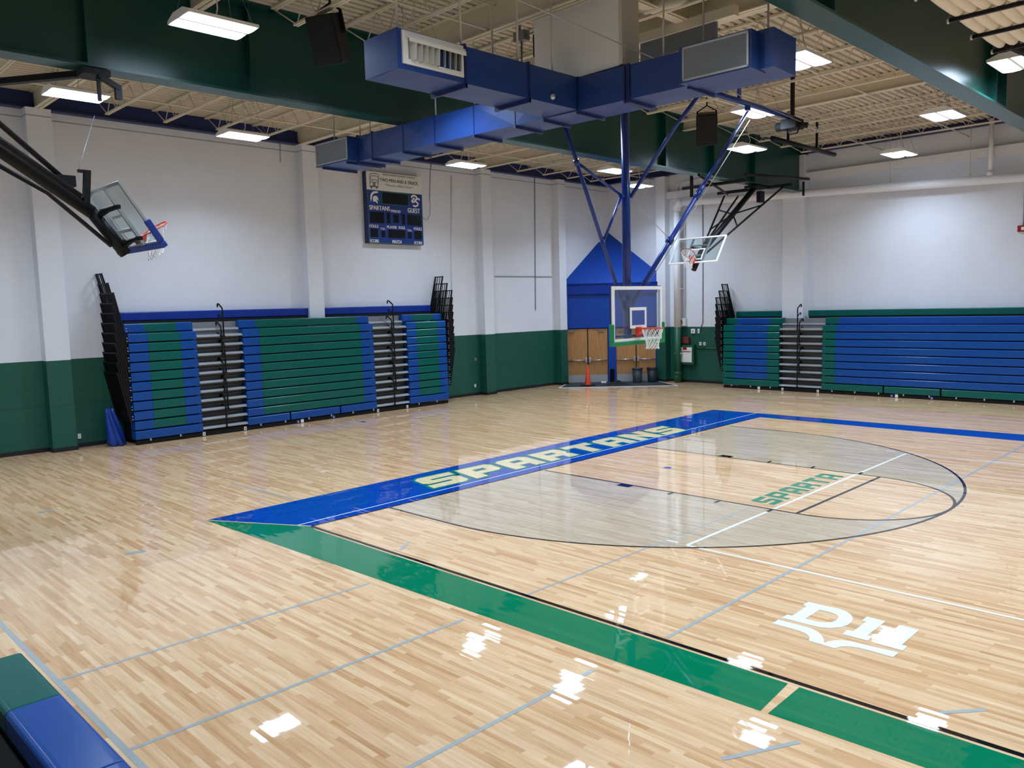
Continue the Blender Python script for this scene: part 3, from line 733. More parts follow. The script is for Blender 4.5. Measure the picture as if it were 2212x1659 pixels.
# ================================================================== BASKETBALL HOOPS
def make_board(r, T, w, h, pad, frame_mat, rim_z, padded=True, back_frame=True, fb=0.05):
    tf = lambda x, y, z: T @ Vector((x, y, z))
    b = MB(); b.box(-w/2+0.02, w/2-0.02, -0.008, 0.008, 0.02, h-0.02, fn=tf); b.build('backboard_glass', M['glass'], r)
    b = MB()
    for x0, x1, z0, z1 in ((-w/2, w/2, 0, fb), (-w/2, w/2, h-fb, h), (-w/2, -w/2+fb, fb, h-fb), (w/2-fb, w/2, fb, h-fb)):
        b.box(x0, x1, -0.022, 0.012, z0, z1, fn=tf)
    b.build('backboard_frame', frame_mat, r)
    b = MB(); t = fb*0.9; z0 = rim_z; x = 0.305
    for a in ((-x, x, z0, z0+t), (-x, x, z0+0.46-t, z0+0.46), (-x, -x+t, z0+t, z0+0.46-t), (x-t, x, z0+t, z0+0.46-t)): b.box(a[0], a[1], 0.009, 0.012, a[2], a[3], fn=tf)
    b.build('target_square', M['white'], r)
    if back_frame:
        b = MB()
        for x in (-0.33, 0.33): b.box(x-0.025, x+0.025, -0.06, -0.012, 0.03, h-0.03, fn=tf)
        b.box(-0.33, 0.33, -0.06, -0.012, 0.30, 0.35, fn=tf); b.box(-0.33, 0.33, -0.06, -0.012, 0.72, 0.76, fn=tf)
        b.build('back_frame', M['alu'], r)
    if padded:
        b = MB(); hp = 0.40
        b.box(-w/2-0.06, w/2+0.06, -0.05, 0.045, -0.075, 0.022, fn=tf)
        for sgn in (-1, 1): b.box(sgn*(w/2-0.02), sgn*(w/2+0.06), -0.05, 0.045, 0.022, hp, fn=tf)
        b.build('backboard_padding', pad, r, bevel=0.018, seg=3)
    rc = Vector((0, 0.155+0.228, rim_z)); n = 36
    b = MB(); ring = [tf(rc.x+0.228*math.cos(2*PI*k/n), rc.y+0.228*math.sin(2*PI*k/n), rc.z) for k in range(n)]
    b.tube(ring, 0.0115, 8, closed=True)
    b.box(-0.10, 0.10, 0.012, 0.03, rim_z-0.17, rim_z+0.03, fn=tf)
    b.add([tf(*p) for p in ((-0.09, 0.02, rim_z-0.15), (0.09, 0.02, rim_z-0.15), (0.09, 0.02, rim_z+0.02), (-0.09, 0.02, rim_z+0.02), (-0.07, 0.18, rim_z-0.03), (0.07, 0.18, rim_z-0.03), (0.07, 0.18, rim_z+0.012), (-0.07, 0.18, rim_z+0.012))],
          [(0, 3, 2, 1), (4, 5, 6, 7), (0, 1, 5, 4), (1, 2, 6, 5), (2, 3, 7, 6), (3, 0, 4, 7)])
    for k in range(12):
        a = 2*PI*(k+0.5)/12; p = tf(rc.x+0.228*math.cos(a), rc.y+0.228*math.sin(a), rc.z-0.008); b.tube([p, p+Vector((0, 0, -0.022))], 0.006, 5)
    rim = b.build('rim', M['orange'], r)
    cw = tf(*rc); prof = [(0.99, -0.02), (0.90, -0.11), (0.77, -0.19), (0.66, -0.27), (0.59, -0.34), (0.58, -0.40), (0.63, -0.45)]
    def npnt(j, k):
        a = 2*PI*k/12; s, z = prof[j]
        p = T.to_3x3() @ Vector((0.228*math.cos(a), 0.228*math.sin(a), 0)); return cw + p*s + Vector((0, 0, z))
    b = MB()
    for j in range(len(prof)-1):
        o = 0.5*(j % 2)
        for k in range(12):
            for dk in (-0.5, 0.5): b.tube([npnt(j, k+o), npnt(j+1, k+o+dk)], 0.0068, 5, caps=False)
    b.build('net', M['net'], rim)
    return rim
# --- main hoop
r = root('basketball_hoop', (0.93, 7.62, 2.8), 'main basketball hoop on a blue ceiling mast with green board padding, before the doors', 'basketball hoop')
T = Matrix(((0, 1, 0, 1.22), (-1, 0, 0, 7.62), (0, 0, 1, 2.76), (0, 0, 0, 1)))
make_board(r, T, 1.83, 1.21, M['padgreen'], M['white'], 0.29, back_frame=False, fb=0.075)
b = MB()
for z in (2.86,): b.box(1.0, 1.17, 7.62-0.55, 7.62+0.55, z, z+0.05)
for y in (-0.9, 0.9): b.box(1.165, 1.195, 7.62+y-0.03, 7.62+y+0.03, 2.78, 3.96)
b.box(1.165, 1.195, 6.70, 8.54, 3.94, 3.985); b.box(1.165, 1.195, 6.70, 8.54, 2.75, 2.80)
b.build('board_carrier', M['dblue'], r)
b = MB(); b.tube([(0.93, 7.62, 2.78), (0.93, 7.62, 8.25)], 0.095, 18); b.tube([(0.93, 7.62, 3.52), (0.93, 7.62, 3.72)], 0.115, 18)
b.build('mast', M['hoopblue'], r)
HPX, HPZ = 2.2, 8.15
b = MB(); b.tube([(HPX, 7.3, HPZ), (HPX, 13.0, HPZ)], 0.065, 12); b.tube([(0.93, 5.1, 8.25), (0.93, 9.0, 8.25)], 0.055, 12)
for y in (7.5, 8.8): b.tube([(0.93, y, 8.25), (HPX+0.1, y, HPZ)], 0.05, 10)
for y in (5.2, 8.9): b.box(0.89, 0.97, y-0.04, y+0.04, 8.25, 8.84)
q1 = at(1597, 40, 0, HPX); b.tube([(HPX, q1.y, HPZ), q1], 0.05, 10); b.tube([q1+Vector((-0.18, -0.2, 0)), q1+Vector((0.18, 0.2, 0))], 0.085, 14); b.box(HPX-0.05, HPX+0.05, q1.y-0.05, q1.y+0.05, q1.z, 9.36)
b.box(HPX-0.05, HPX+0.05, 10.6, 10.7, HPZ-0.15, HPZ)
b.build('header_pipe', M['hoopblue'], r)
def sway(sg):
    p = (lambda t: Vector((0.93, 7.52-0.502*t, 3.43+t))) if sg < 0 else (lambda t: Vector((0.95+0.2*t, 7.70+0.775*t, 3.53+t)))
    b = MB()
    if sg < 0: b.tube([p(0), p(4.8)], 0.042, 10); b.tube([p(1.42), p(1.52)], 0.06, 10); b.tube([p(3.03), p(3.13)], 0.06, 10)
    else:
        b.tube([p(-0.15), p(2.7)], 0.056, 10); b.tube([p(2.6), p(4.6)], 0.042, 10); b.tube([p(1.42), p(1.52)], 0.085, 10); b.tube([p(2.45), p(2.75)], 0.07, 10)
    b.build('sway_brace', M['hoopblue'], r); return p
pL, pR = sway(-1), sway(1)
J = Vector((0.93, 7.62, 5.95))
b = MB(); b.tube([pL(3.08), J+Vector((0, -0.16, 0))], 0.03, 8); b.tube([pL(1.47), J+Vector((0, -0.16, 0))], 0.03, 8); b.box(0.89, 0.97, 7.42, 7.82, 5.92, 5.98)
b.build('knee_brace', M['hoopblue'], r)
b = MB(); b.tube([J+Vector((0.05, 0.12, 0)), (2.15, 7.72, 7.25), (3.0, 7.80, 8.1)], 0.042, 10); b.build('front_brace', M['hoopblue'], r)
b = MB(); b.tube([J+Vector((0, 0.12, -0.05)), pR(1.5)], 0.008, 6); b.tube([pR(0.5)+Vector((0, 0.18, 0)), pR(4.4)+Vector((0.05, 0.22, 0))], 0.009, 6)
b.build('stay_cable', M['cable'], r)
b = MB(); b.box(HPX-0.22, HPX+0.18, 12.7, 13.15, HPZ-0.28, HPZ-0.04); b.tube([(HPX-0.42, 12.9, HPZ-0.17), (HPX-0.2, 12.9, HPZ-0.17)], 0.11, 14); b.tube([(HPX+0.18, 12.9, HPZ-0.2), (HPX+0.38, 12.95, HPZ-0.24)], 0.07, 12)
b.tube([(HPX-0.1, 12.8, HPZ-0.28), (HPX, 12.8, HPZ-0.42), (HPX+0.15, 12.85, HPZ-0.40), (HPX+0.22, 12.9, HPZ-0.2)], 0.02, 8)
b.box(HPX-0.04, HPX+0.04, 12.86, 12.94, HPZ, 9.36); b.build('winch', M['cloth'], r)
# --- far cross-court hoop, swung up
r = root('basketball_hoop', (-2.75, 20.1, 7.6), 'raised glass basketball hoop on black braces hung at the far end of the green girder', 'basketball hoop')
Hv = Vector((0, 0.627, 0.864)).normalized(); nv = Vector((0, -Hv.z, Hv.y)); xv = nv.cross(Hv)
B0 = Vector((-2.745, 16.04, 4.846))
T = Matrix(((xv.x, nv.x, Hv.x, B0.x), (xv.y, nv.y, Hv.y, B0.y), (xv.z, nv.z, Hv.z, B0.z), (0, 0, 0, 1)))
make_board(r, T, 1.83, 1.07, M['padblue'], M['white'], 0.12, padded=False)
def bd(x, y, z): return T @ Vector((x, y, z))
MA, MBt = Vector((-2.75, 20.15, 7.6)), bd(0, -0.22, 0.55)
b = MB(); b.tube([MA, MBt], 0.10, 14); b.tube([MBt, bd(0, -0.20, -0.12)], 0.09, 14); b.build('mast', M['black'], r)
b = MB()
for z in (0.12, 0.70):
    for sg in (-1, 1): b.bar(bd(0, -0.2, z+0.03), bd(sg*0.33, -0.06, z), 0.06, 0.06)
b.build('board_arm', M['black'], r)
mid = MA.lerp(MBt, 0.42)
def brace(q0, q1, rad=0.035, name='brace'):
    b = MB(); b.tube([q0, q1], rad, 10); return b.build(name, M['black'], r)
R0, R1 = Vector((-1.9, 20.7, 7.6)), MA.lerp(MBt, 0.95)+Vector((0.12, 0, -0.1))
L0, L1 = Vector((-4.2, 20.55, 7.5)), MA.lerp(MBt, 0.90)+Vector((-0.12, 0, 0.0))
K0, K1 = Vector((-3.55, 20.4, 7.4)), MA.lerp(MBt, 0.93)+Vector((-0.06, 0, 0.06))
brace(R0, R1); brace(L0, L1); brace(K0, K1)
for q in (R0.lerp(R1, 0.30), R0.lerp(R1, 0.62), L0.lerp(L1, 0.30), L0.lerp(L1, 0.68)): brace(mid, q, 0.026, 'link_bar')
b = MB(); b.tube([(-4.45, 20.5, 7.62), (-1.6, 20.7, 7.62)], 0.06, 12); b.tube([(-4.5, 18.2, 7.62), (-2.1, 18.3, 7.62)], 0.055, 12)
b.tube([(-2.4, 15.9, 7.62), (-4.1, 20.6, 7.56)], 0.045, 12); b.tube([(-4.0, 18.0, 8.9), (-4.0, 18.0, 7.25)], 0.06, 10)
b.tube([(-1.7, 17.6, 7.7), (-1.5, 21.8, 7.9)], 0.05, 10); b.bar((-1.6, 21.6, 7.8), (-1.6, 21.6, 7.3), 0.06, 0.06)
b.box(-2.9, -2.4, 19.7, 20.6, 7.56, 7.64); b.box(-2.78, -2.62, 20.35, 20.65, 7.1, 7.5)
b.build('header_pipe', M['black'], r)
p0, p1 = at(1670, 298, 2, 8.4), at(1780, 333, 2, 8.4)
b = MB(); b.tube([(0.0, p0.y, 8.4), (0.0, p1.y+0.4, 8.4)], 0.07, 12); b.box(-0.03, 0.03, p0.y+1, p0.y+1.06, 8.4, 9.44); b.box(-0.03, 0.03, p0.y+3, p0.y+3.06, 8.4, 9.44)
tag(b.build('support_pipe', M['black']), 'black horizontal pipe under the joists near the end of the far green girder', 'pipe')
# --- left cross-court hoop, swung up, seen from behind
r = root('basketball_hoop', (-1.9, -5.9, 7.6), 'raised glass basketball hoop with blue padding, seen from behind at the left edge', 'basketball hoop')
Hv = Vector((0, -0.55, 0.858)).normalized(); nv = Vector((0, Hv.z, -Hv.y)); xv = nv.cross(Hv)
B0 = Vector((-1.86, -1.82, 4.74))
T = Matrix(((xv.x, nv.x, Hv.x, B0.x), (xv.y, nv.y, Hv.y, B0.y), (xv.z, nv.z, Hv.z, B0.z), (0, 0, 0, 1)))
make_board(r, T, 1.83, 1.07, M['padblue'], M['alu'], 0.12)
K = Vector((-1.9, -2.50, 5.26)); E0 = Vector((-1.9, -2.03, 4.62)); MA = Vector((-1.9, -6.1, 7.75))
b = MB(); b.tube([MA, K], 0.105, 16); b.tube([K+(K-E0)*0.06, E0], 0.095, 16); b.build('mast', M['black'], r)
b = MB()
for z in (0.16, 0.72):
    for sg in (-1, 1):
        q = bd(0, 0, 0); k = K.lerp(E0, 0.85 if z < 0.5 else 0.12); e = bd(sg*0.36, -0.06, z)
        b.bar(k, k.lerp(e, 0.5)+Vector((0, 0, 0.02)), 0.07, 0.06); b.bar(k.lerp(e, 0.5)+Vector((0, 0, 0.02)), e, 0.06, 0.05); b.bar(e-xv*0.1, e+xv*0.1, 0.05, 0.06)
b.build('board_arm', M['black'], r)
def ln(x0, y0, x1, y1, X, t0, t1):
    a, c = at(x0, y0, 0, X), at(x1, y1, 0, X); return a.lerp(c, t0), a.lerp(c, t1)
a, c = ln(0, 268, 158, 404, -2.4, -2.4, 1.0); b = MB(); b.tube([a, c], 0.045, 10); q = a.lerp(c, 0.97); b.box(q.x-0.09, q.x+0.09, q.y-0.16, q.y+0.12, q.z-0.09, q.z+0.08); b.build('brace', M['black'], r)
a, c = ln(0, 303, 175, 425, -1.65, -2.4, 1.0); b = MB(); b.tube([a, c], 0.05, 10); b.build('brace', M['black'], r)
a, c = ln(0, 359, 102, 416, -1.5, -2.6, 1.0); d = at(240, 531, 0, -1.85); b = MB(); b.tube([a, c, d], 0.034, 10); b.build('brace', M['black'], r)
q0, q1, q2 = at(186, 440, 0, -1.85), at(188, 371, 0, -1.85), at(168, 369, 0, -1.85)
b = MB(); b.bar(q0, q1, 0.09, 0.10); b.bar(q1+Vector((0, 0.05, 0)), q2, 0.06, 0.045); b.build('stop_post', M['black'], r)
b = MB(); b.tube([at(168, 370, 0, -1.85), at(204, 250, 0, -2.66)], 0.006, 6); b.build('lift_cable', M['cable'], r)
b = MB(); b.bar((-2.66, -2.1, 7.62), (-5.6, -4.05, 7.62), 0.12, 0.10); b.box(-2.88, -2.46, -2.28, -1.86, 7.56, 7.66); b.bar((-2.5, -2.05, 7.56), (-2.5, -1.72, 7.40), 0.1, 0.08); b.box(-2.54, -2.46, -1.80, -1.70, 7.22, 7.44); b.bar((-2.5, -2.05, 7.56), (-2.5, -2.05, 7.15), 0.05, 0.05)
b.bar((-4.3, -6.1, 7.75), (-0.4, -6.1, 7.75), 0.12, 0.12)
b.build('header_pipe', M['black'], r)

# ================================================================== SCOREBOARD
FX = LWX+0.24
def sb(x, y, X=FX): 
    p = at(760+x/8.295, 350+y/8.295, 0, X); return p.y, p.z
U0, Z1 = sb(252, 155); U1, Z0 = sb(1268, 1490); U1 += 0.05
r = root('scoreboard', (LWX, (U0+U1)/2, Z0), 'blue scoreboard with a white sponsor panel high on the left wall', 'scoreboard')
zs = sb(750, 535)[1]
b = MB(); b.box(LWX-0.005, FX-0.006, U0, U1, Z0, Z1); b.build('cabinet', M['dblue'], r)
b = MB(); b.box(FX-0.006, FX, U0+0.01, U1-0.01, Z0+0.01, zs); b.build('face_panel', M['sbblue'], r)
b = MB(); b.box(FX-0.006, FX+0.002, U0, U1, zs, Z1); sp_ = b.build('sponsor_panel', M['sbwhite'], r)
b = MB()
for a in ((U0, U1, Z0, Z0+0.035), (U0, U1, zs-0.03, zs), (U0, U0+0.035, Z0+0.035, zs-0.03), (U1-0.035, U1, Z0+0.035, zs-0.03)): b.box(FX-0.003, FX+0.004, *a)
b.build('trim_strip', M['sbteal'], r)
def disp(x0, y0, x1, y1, big=False):
    a, c = sb(x0, y0), sb(x1, y1)
    b = MB()
    b.box(FX-0.002, FX+0.004, a[0], c[0], c[1], a[1])
    d = b.build('display', M['sbblack'], r)
    if big:
        b = MB()
        for q in ((a[0]-0.04, c[0]+0.04, a[1], a[1]+0.03), (a[0]-0.04, c[0]+0.04, c[1]-0.03, c[1]), (a[0]-0.04, a[0], c[1], a[1]), (c[0], c[0]+0.04, c[1], a[1])): b.box(FX-0.002, FX+0.005, *q)
        b.build('display_border', M['sbteal'], d)
disp(540, 540, 1010, 780, True)
for q in ((320, 885, 583, 1100), (622, 905, 688, 1105), (745, 938, 840, 1095), (893, 928, 958, 1122), (992, 940, 1245, 1142), (333, 1190, 472, 1348), (527, 1228, 602, 1350), (650, 1208, 957, 1370), (1005, 1258, 1073, 1372), (1118, 1235, 1252, 1388)): disp(*q)
def sbt(body, x0, y0, x1, y1, mat, bold=0.022, par=None, lift=0.004):
    a, c = sb(x0, y0), sb(x1, y1)
    return text_mesh('lettering', body, mat, par or r, ((FX, a[0], a[1]), (0, 1, 0), (0, 0, 1)), (c[0]-a[0], c[1]-a[1]), lift=lift, bold=bold)
for body, x0, y0, x1, y1 in (('SPARTANS', 315, 850, 678, 800), ('PERIOD', 703, 900, 870, 868), ('GUEST', 1003, 905, 1215, 840), ('FOULS', 318, 1170, 472, 1127), ('T.O.L.', 515, 1211, 603, 1180), ('PLAYER', 632, 1187, 805, 1149),
                            ('FOUL', 845, 1200, 958, 1157), ('T.O.L.', 990, 1240, 1077, 1210), ('FOULS', 1112, 1220, 1250, 1177), ('SCORE', 327, 1437, 483, 1388), ('MATCH', 730, 1455, 886, 1404), ('SCORE', 1118, 1472, 1260, 1427)):
    sbt(body, x0, y0, x1, y1, M['white'])
sbt('PROUD SPONSOR OF DOHERTY ATHLETICS', 553, 238, 1130, 275, M['inkgreen'], 0.014, sp_)
sbt('TWO MEN AND A TRUCK.', 503, 345, 1190, 362, M['ink'], 0.016, sp_)
sbt('"Movers Who Care."', 597, 432, 1092, 440, M['ink'], 0.0, sp_)
b = MB(); a, c = sb(695, 527), sb(850, 553); b.box(FX-0.002, FX+0.006, a[0], c[0], c[1]+0.01, a[1]-0.005); b.build('maker_plate', M['white'], r)
fr = ((FX, 0, 0), (0, 1, 0), (0, 0, 1))
sbl = lambda pts: [sb(*p) for p in pts]
poly_mesh('emblem', [sbl([(327, 712), (338, 690), (331, 640), (334, 585), (352, 548), (390, 525), (440, 521), (474, 536), (468, 552), (440, 556), (400, 562), (372, 586), (358, 618), (356, 655), (347, 690)]),
                     sbl([(372, 640), (384, 616), (410, 603), (440, 608), (458, 624), (468, 652), (482, 694), (468, 682), (450, 668), (438, 664), (452, 690), (462, 722), (460, 746), (432, 722), (424, 704), (405, 712), (384, 712), (376, 682)])], M['white'], r, fr, lift=0.005)
def stroke(pts, w, mat, par, name='emblem', lift=0.005):
    P = sbl(pts); n = len(P); L = []; Rr = []
    for i in range(n):
        a = Vector(P[max(0, i-1)]); c = Vector(P[min(n-1, i+1)]); d = (c-a).normalized(); nn = Vector((-d.y, d.x))*w/2
        L.append((FX+lift, P[i][0]+nn.x, P[i][1]+nn.y)); Rr.append((FX+lift, P[i][0]-nn.x, P[i][1]-nn.y))
    stroke.b.add(L+Rr, [(i, i+1, n+i+1, n+i) for i in range(n-1)])
stroke.b = MB()
stroke([(1078, 645), (1066, 622), (1090, 603), (1130, 605), (1160, 630), (1158, 672), (1125, 708), (1085, 722), (1072, 708), (1095, 672), (1118, 645)], 0.062, None, r)
stroke([(1206, 690), (1208, 668), (1180, 658), (1140, 672), (1128, 700), (1160, 722), (1186, 745), (1176, 778), (1140, 795), (1104, 786), (1098, 770)], 0.062, None, r, lift=0.006)
stroke.b.build('emblem', M['white'], r, fix=False)
stroke.b = MB()
for pts in ([(330, 385), (318, 330), (316, 250), (328, 212), (370, 201), (430, 206), (470, 222), (480, 262), (476, 340), (462, 395)], [(335, 322), (335, 252), (400, 246), (466, 262), (468, 330), (400, 318), (335, 322)],
            [(322, 410), (322, 370), (345, 345), (370, 350), (380, 385)], [(420, 390), (428, 358), (455, 355), (472, 380), (470, 420)], [(326, 432), (400, 428), (466, 445)], [(326, 440), (400, 440), (466, 456)],
            [(380, 355), (380, 425)], [(392, 356), (392, 428)], [(404, 358), (404, 430)], [(416, 360), (416, 430)], [(322, 410), (326, 436)], [(470, 420), (466, 450)]): stroke(pts, 0.018, None, r)
for pts in ([(347, 446), (347, 474)], [(446, 456), (446, 476)]): stroke(pts, 0.045, None, r)
stroke.b.build('truck_drawing', M['ink'], sp_, fix=False)
b = MB()
p = [at(930+dx, y, 0, LWX+0.02) for dx, y in ((3, 345), (0, 366), (-2, 432))]
b.tube(p, 0.012, 6); q = [at(x, y, 0, LWX+0.03) for x, y in ((930, 440), (929, 462), (925, 474), (918, 474), (913, 468))]; b.tube([p[-1]]+q, 0.008, 6)
tag(b.build('scoreboard_cable', M['galv']), 'thin cable looping from the wall top to the right side of the scoreboard', 'cable')

# ================================================================== AIR DUCT
ZD0, ZD1 = 7.02, 7.58
def DB(t, n, z): return Vector((t - 0.045*n, 4.0+(t+4.1)*0.045+n, z))
r = root('air_duct', (2.0, 4.6, ZD1), 'blue cross shaped air duct with two grilles and a white register, hung from the roof', 'air duct')
def panel_prism(b, secs, place, hgt, wid):
    """box run with cross-broken sheet panels: secs = stations, place(t, n, z)"""
    n0, n1 = wid; z0, z1 = hgt
    for a, c in zip(secs[:-1], secs[1:]):
        m = (a+c)/2; e = 0.014
        for quad, mid_ in (([(a, n0, z0), (c, n0, z0), (c, n0, z1), (a, n0, z1)], (m, n0-e, (z0+z1)/2)), ([(a, n0, z0), (a, n1, z0), (c, n1, z0), (c, n0, z0)], (m, (n0+n1)/2, z0-e)),
                          ([(a, n1, z0), (a, n1, z1), (c, n1, z1), (c, n1, z0)], (m, n1+e, (z0+z1)/2)), ([(a, n0, z1), (c, n0, z1), (c, n1, z1), (a, n1, z1)], (m, (n0+n1)/2, z1))):
            vs = [place(*q) for q in quad]+[place(*mid_)]; b.add(vs, [(0, 1, 4), (1, 2, 4), (2, 3, 4), (3, 0, 4)])
    for t in (secs[0], secs[-1]):
        b.add([place(t, n0, z0), place(t, n1, z0), place(t, n1, z1), place(t, n0, z1)], [(0, 1, 2, 3)])
stB = [-5.0, -4.0, -3.45, -2.37, -1.35, -0.2, 0.9, 1.6, 2.4, 3.45, 4.62, 6.02]
b = MB(); panel_prism(b, stB, DB, (ZD0, ZD1), (0.0, 0.78))
b.box(-5.27, -3.98, -0.27, 0.78, ZD0-0.0, ZD1-0.02, fn=DB); b.box(4.60, 5.80, -0.26, 0.2, ZD0-0.02, ZD1-0.03, fn=DB)
b.build('duct_trunk', M['duct'], r)
for t in stB[1:-1]:
    b = MB(); w_ = 0.022 if abs(t-3.45) > 0.1 else 0.06
    b.box(t-w_, t+w_, -0.02, 0.80, ZD0-0.055, ZD0-0.0, fn=DB); b.box(t-0.012, t+0.012, -0.012, 0.0, ZD0-0.03, ZD1+0.02, fn=DB); b.box(t-0.012, t+0.012, 0.0, 0.79, ZD1, ZD1+0.03, fn=DB)
    if abs(t-3.45) < 0.1: b.box(t-0.06, t-0.03, -0.03, 0, ZD0-0.03, ZD1+0.02, fn=DB); b.box(t+0.03, t+0.06, -0.03, 0, ZD0-0.03, ZD1+0.02, fn=DB)
    b.build('duct_flange', M['dblue'], r)
for t0, t1, n, z0, z1, mm in ((-5.24, -4.0, -0.272, ZD0+0.02, ZD1-0.04, M['alu']), (4.66, 5.76, -0.262, ZD0, ZD1-0.05, M['alu'])):
    b = MB(); b.box(t0+0.02, t1-0.02, n-0.008, n, z0+0.02, z1-0.02, fn=DB); g_ = b.build('intake_grille', M['grill'], r)
    b = MB()
    for q in ((t0, t1, z0, z0+0.03), (t0, t1, z1-0.03, z1), (t0, t0+0.03, z0, z1), (t1-0.03, t1, z0, z1)): b.box(q[0], q[1], n-0.016, n, q[2], q[3], fn=DB)
    b.build('grille_frame', mm, g_)
for t in (-5.1, -4.15): b = MB(); b.box(t-0.02, t+0.02, -0.2, 0.8, ZD0-0.05, ZD0, fn=DB); b.build('duct_flange', M['dblue'], r)
AX0, AX1 = 1.60, 2.40
def DA(t, n, z): return Vector((AX1-n, t, z))        # t along u, n from the +x face inwards
stA = [0.34, 0.36, at(1005, 150, 0, AX1).y, at(1143, 195, 0, AX1).y, 4.27]
b = MB(); panel_prism(b, stA, DA, (ZD0+0.02, ZD1+0.02), (0.0, 0.8)); b.build('duct_branch', M['duct'], r)
for t in stA[2:-1]:
    b = MB(); b.box(t-0.025, t+0.025, -0.018, 0.82, ZD0-0.05, ZD0+0.02, fn=DA); b.box(t-0.02, t+0.02, -0.018, 0.0, ZD0-0.03, ZD1+0.05, fn=DA); b.box(t-0.02, t+0.02, 0.0, 0.82, ZD1+0.02, ZD1+0.05, fn=DA); b.build('duct_flange', M['dblue'], r)
for xs, sg in ((AX1, 1), (AX0, -1)):
    ra, rb, za, zb = 0.42, 1.58, ZD0+0.10, ZD1+0.0
    b = MB(); X = lambda d: xs+sg*d
    for q in ((ra, rb, za, za+0.07), (ra, rb, zb-0.05, zb), (ra, ra+0.10, za+0.07, zb-0.05), (rb-0.06, rb, za+0.07, zb-0.05)):
        x0, x1 = sorted((X(-0.01), X(0.03))); b.box(x0, x1, q[0], q[1], q[2], q[3])
    reg = b.build('supply_register', M['white'], r)
    b = MB(); pr = [(0.02, zb-0.03), (0.10, zb-0.07), (0.13, zb-0.12), (0.13, zb-0.17), (0.115, zb-0.17), (0.11, zb-0.13), (0.02, zb-0.06)]
    b.prism([(X(p), z) for p, z in pr], ra+0.05, rb-0.03, lambda t, p, q: Vector((p, t, q))); b.build('register_hood', M['white'], reg)
    b = MB()
    for i in range(10):
        y = ra+0.13+i*(rb-ra-0.2)/9; sl = 0.05 if i < 5 else -0.05
        b.add([(X(0.008), y, za+0.05), (X(0.105), y+sl, za+0.06), (X(0.125), y+sl, zb-0.14), (X(0.008), y, zb-0.1), (X(0.008), y+0.008, za+0.05), (X(0.105), y+sl+0.008, za+0.06), (X(0.125), y+sl+0.008, zb-0.14), (X(0.008), y+0.008, zb-0.1)],
              [(0, 1, 2, 3), (7, 6, 5, 4), (0, 4, 5, 1), (1, 5, 6, 2), (2, 6, 7, 3), (3, 7, 4, 0)])
    b.build('register_vane', M['offwhite'], reg)
    b = MB(); x0, x1 = sorted((X(0.002), X(0.006))); b.box(x0, x1, ra+0.05, rb-0.05, za+0.05, zb-0.04); b.build('register_throat', M['ggray'], reg)
b = MB(); b.lathe(DA(3.62, -0.006, ZD0+0.14), [(0, 0.05), (0.03, 0.05), (0.045, 0.03), (0.055, 0.0)], 16, axis=(1, 0, 0)); b.build('pressure_port', M['alu'], r)
for t, n, rr in ((-5.0, 0.1, .014), (-4.0, 0.1, .014), (-4.4, 0.72, .014), (-2.95, 0.7, .014), (-1.35, 0.05, .014), (-0.2, 0.05, .014), (5.6, 0.72, .018), (4.6, 0.5, .018), (4.1, 0.1, .018)):
    q = DB(t, n, ZD1); b = MB(); b.tube([q, (q.x, q.y, 9.35)], rr, 6); b.build('hanger_rod', M['offwhite'], r)
for t, n in ((0.55, 0.25), (1.65, 0.1), (2.9, 0.1), (3.75, 0.1), (2.95, 0.75)):
    q = DA(t, n, ZD1); b = MB(); b.tube([q, (q.x, q.y, 9.35)], 0.02, 6); b.build('hanger_rod', M['offwhite'], r)
# plenum box that drops from the roof onto the duct crossing
r = root('plenum_box', (2.2, 4.6, ZD1+0.04), 'cream white plenum box rising from the duct crossing into the roof', 'plenum box')
b = MB(); b.box(1.28, 3.28, 4.40, 4.82, ZD1+0.055, 8.92); b.build('plenum_panel', M['white'], r)
b = MB(); b.box(1.24, 3.34, 4.36, 4.86, 8.86, 8.97); b.box(3.26, 3.33, 4.37, 4.85, ZD1+0.055, 8.9); b.build('plenum_edge', M['offwhite'], r)
b = MB(); b.box(1.20, 1.28, 4.45, 4.62, 8.25, 8.65); b.build('access_latch', M['black'], r)
b = MB(); b.box(0.72, 1.0, 4.42, 4.58, 8.62, 8.80); b.tube([(0.95, 4.5, 8.7), (1.24, 4.5, 8.72)], 0.02, 6); b.tube([(0.86, 4.5, 8.62), (0.88, 4.46, 8.1), (0.98, 4.45, 7.95), (1.26, 4.45, 7.95)], 0.02, 6); b.tube([(0.82, 4.5, 8.8), (0.80, 4.5, 9.38)], 0.025, 6)
tag(b.build('junction_box', M['galv']), 'grey junction box and conduit beside the white plenum box', 'junction box')
# rooftop unit opening behind the duct
r = root('roof_curb', (3.6, 6.3, 8.2), 'grey and cream roof curb with insulated elbows behind the duct', 'roof curb')
a, c = at(1383, 100, 1, 6.6), at(1547, 60, 1, 6.6)
b = MB(); b.box(a.x, c.x, 6.60, 6.66, a.z-0.30, c.z+0.12); b.build('curb_panel', M['ggray'], r)
b = MB(); b.box(a.x-0.3, c.x+0.4, 6.55, 6.70, c.z+0.12, c.z+0.30); b.box(a.x-0.3, c.x+0.6, 5.0, 5.12, 9.0, 9.38); b.box(a.x-0.3, a.x-0.18, 5.0, 6.7, 8.95, 9.38); b.build('curb_frame', M['cream'], r)
b = MB(); a = at(1385, 20, 1, 5.6); b.tube([a+Vector((0.0, 0, 0.5)), a+Vector((0, 0, 0.08)), a+Vector((0.10, 0, 0)), a+Vector((0.4, 0.1, 0.02)), a+Vector((0.9, 0.3, 0.04))], 0.12, 12); b.build('insulated_elbow', M['offwhite'], r)
a, c = at(1130, 4, 1, 1.55), Vector((HPX+0.25, 12.85, 8.0)); e = a+(a-c)*0.4
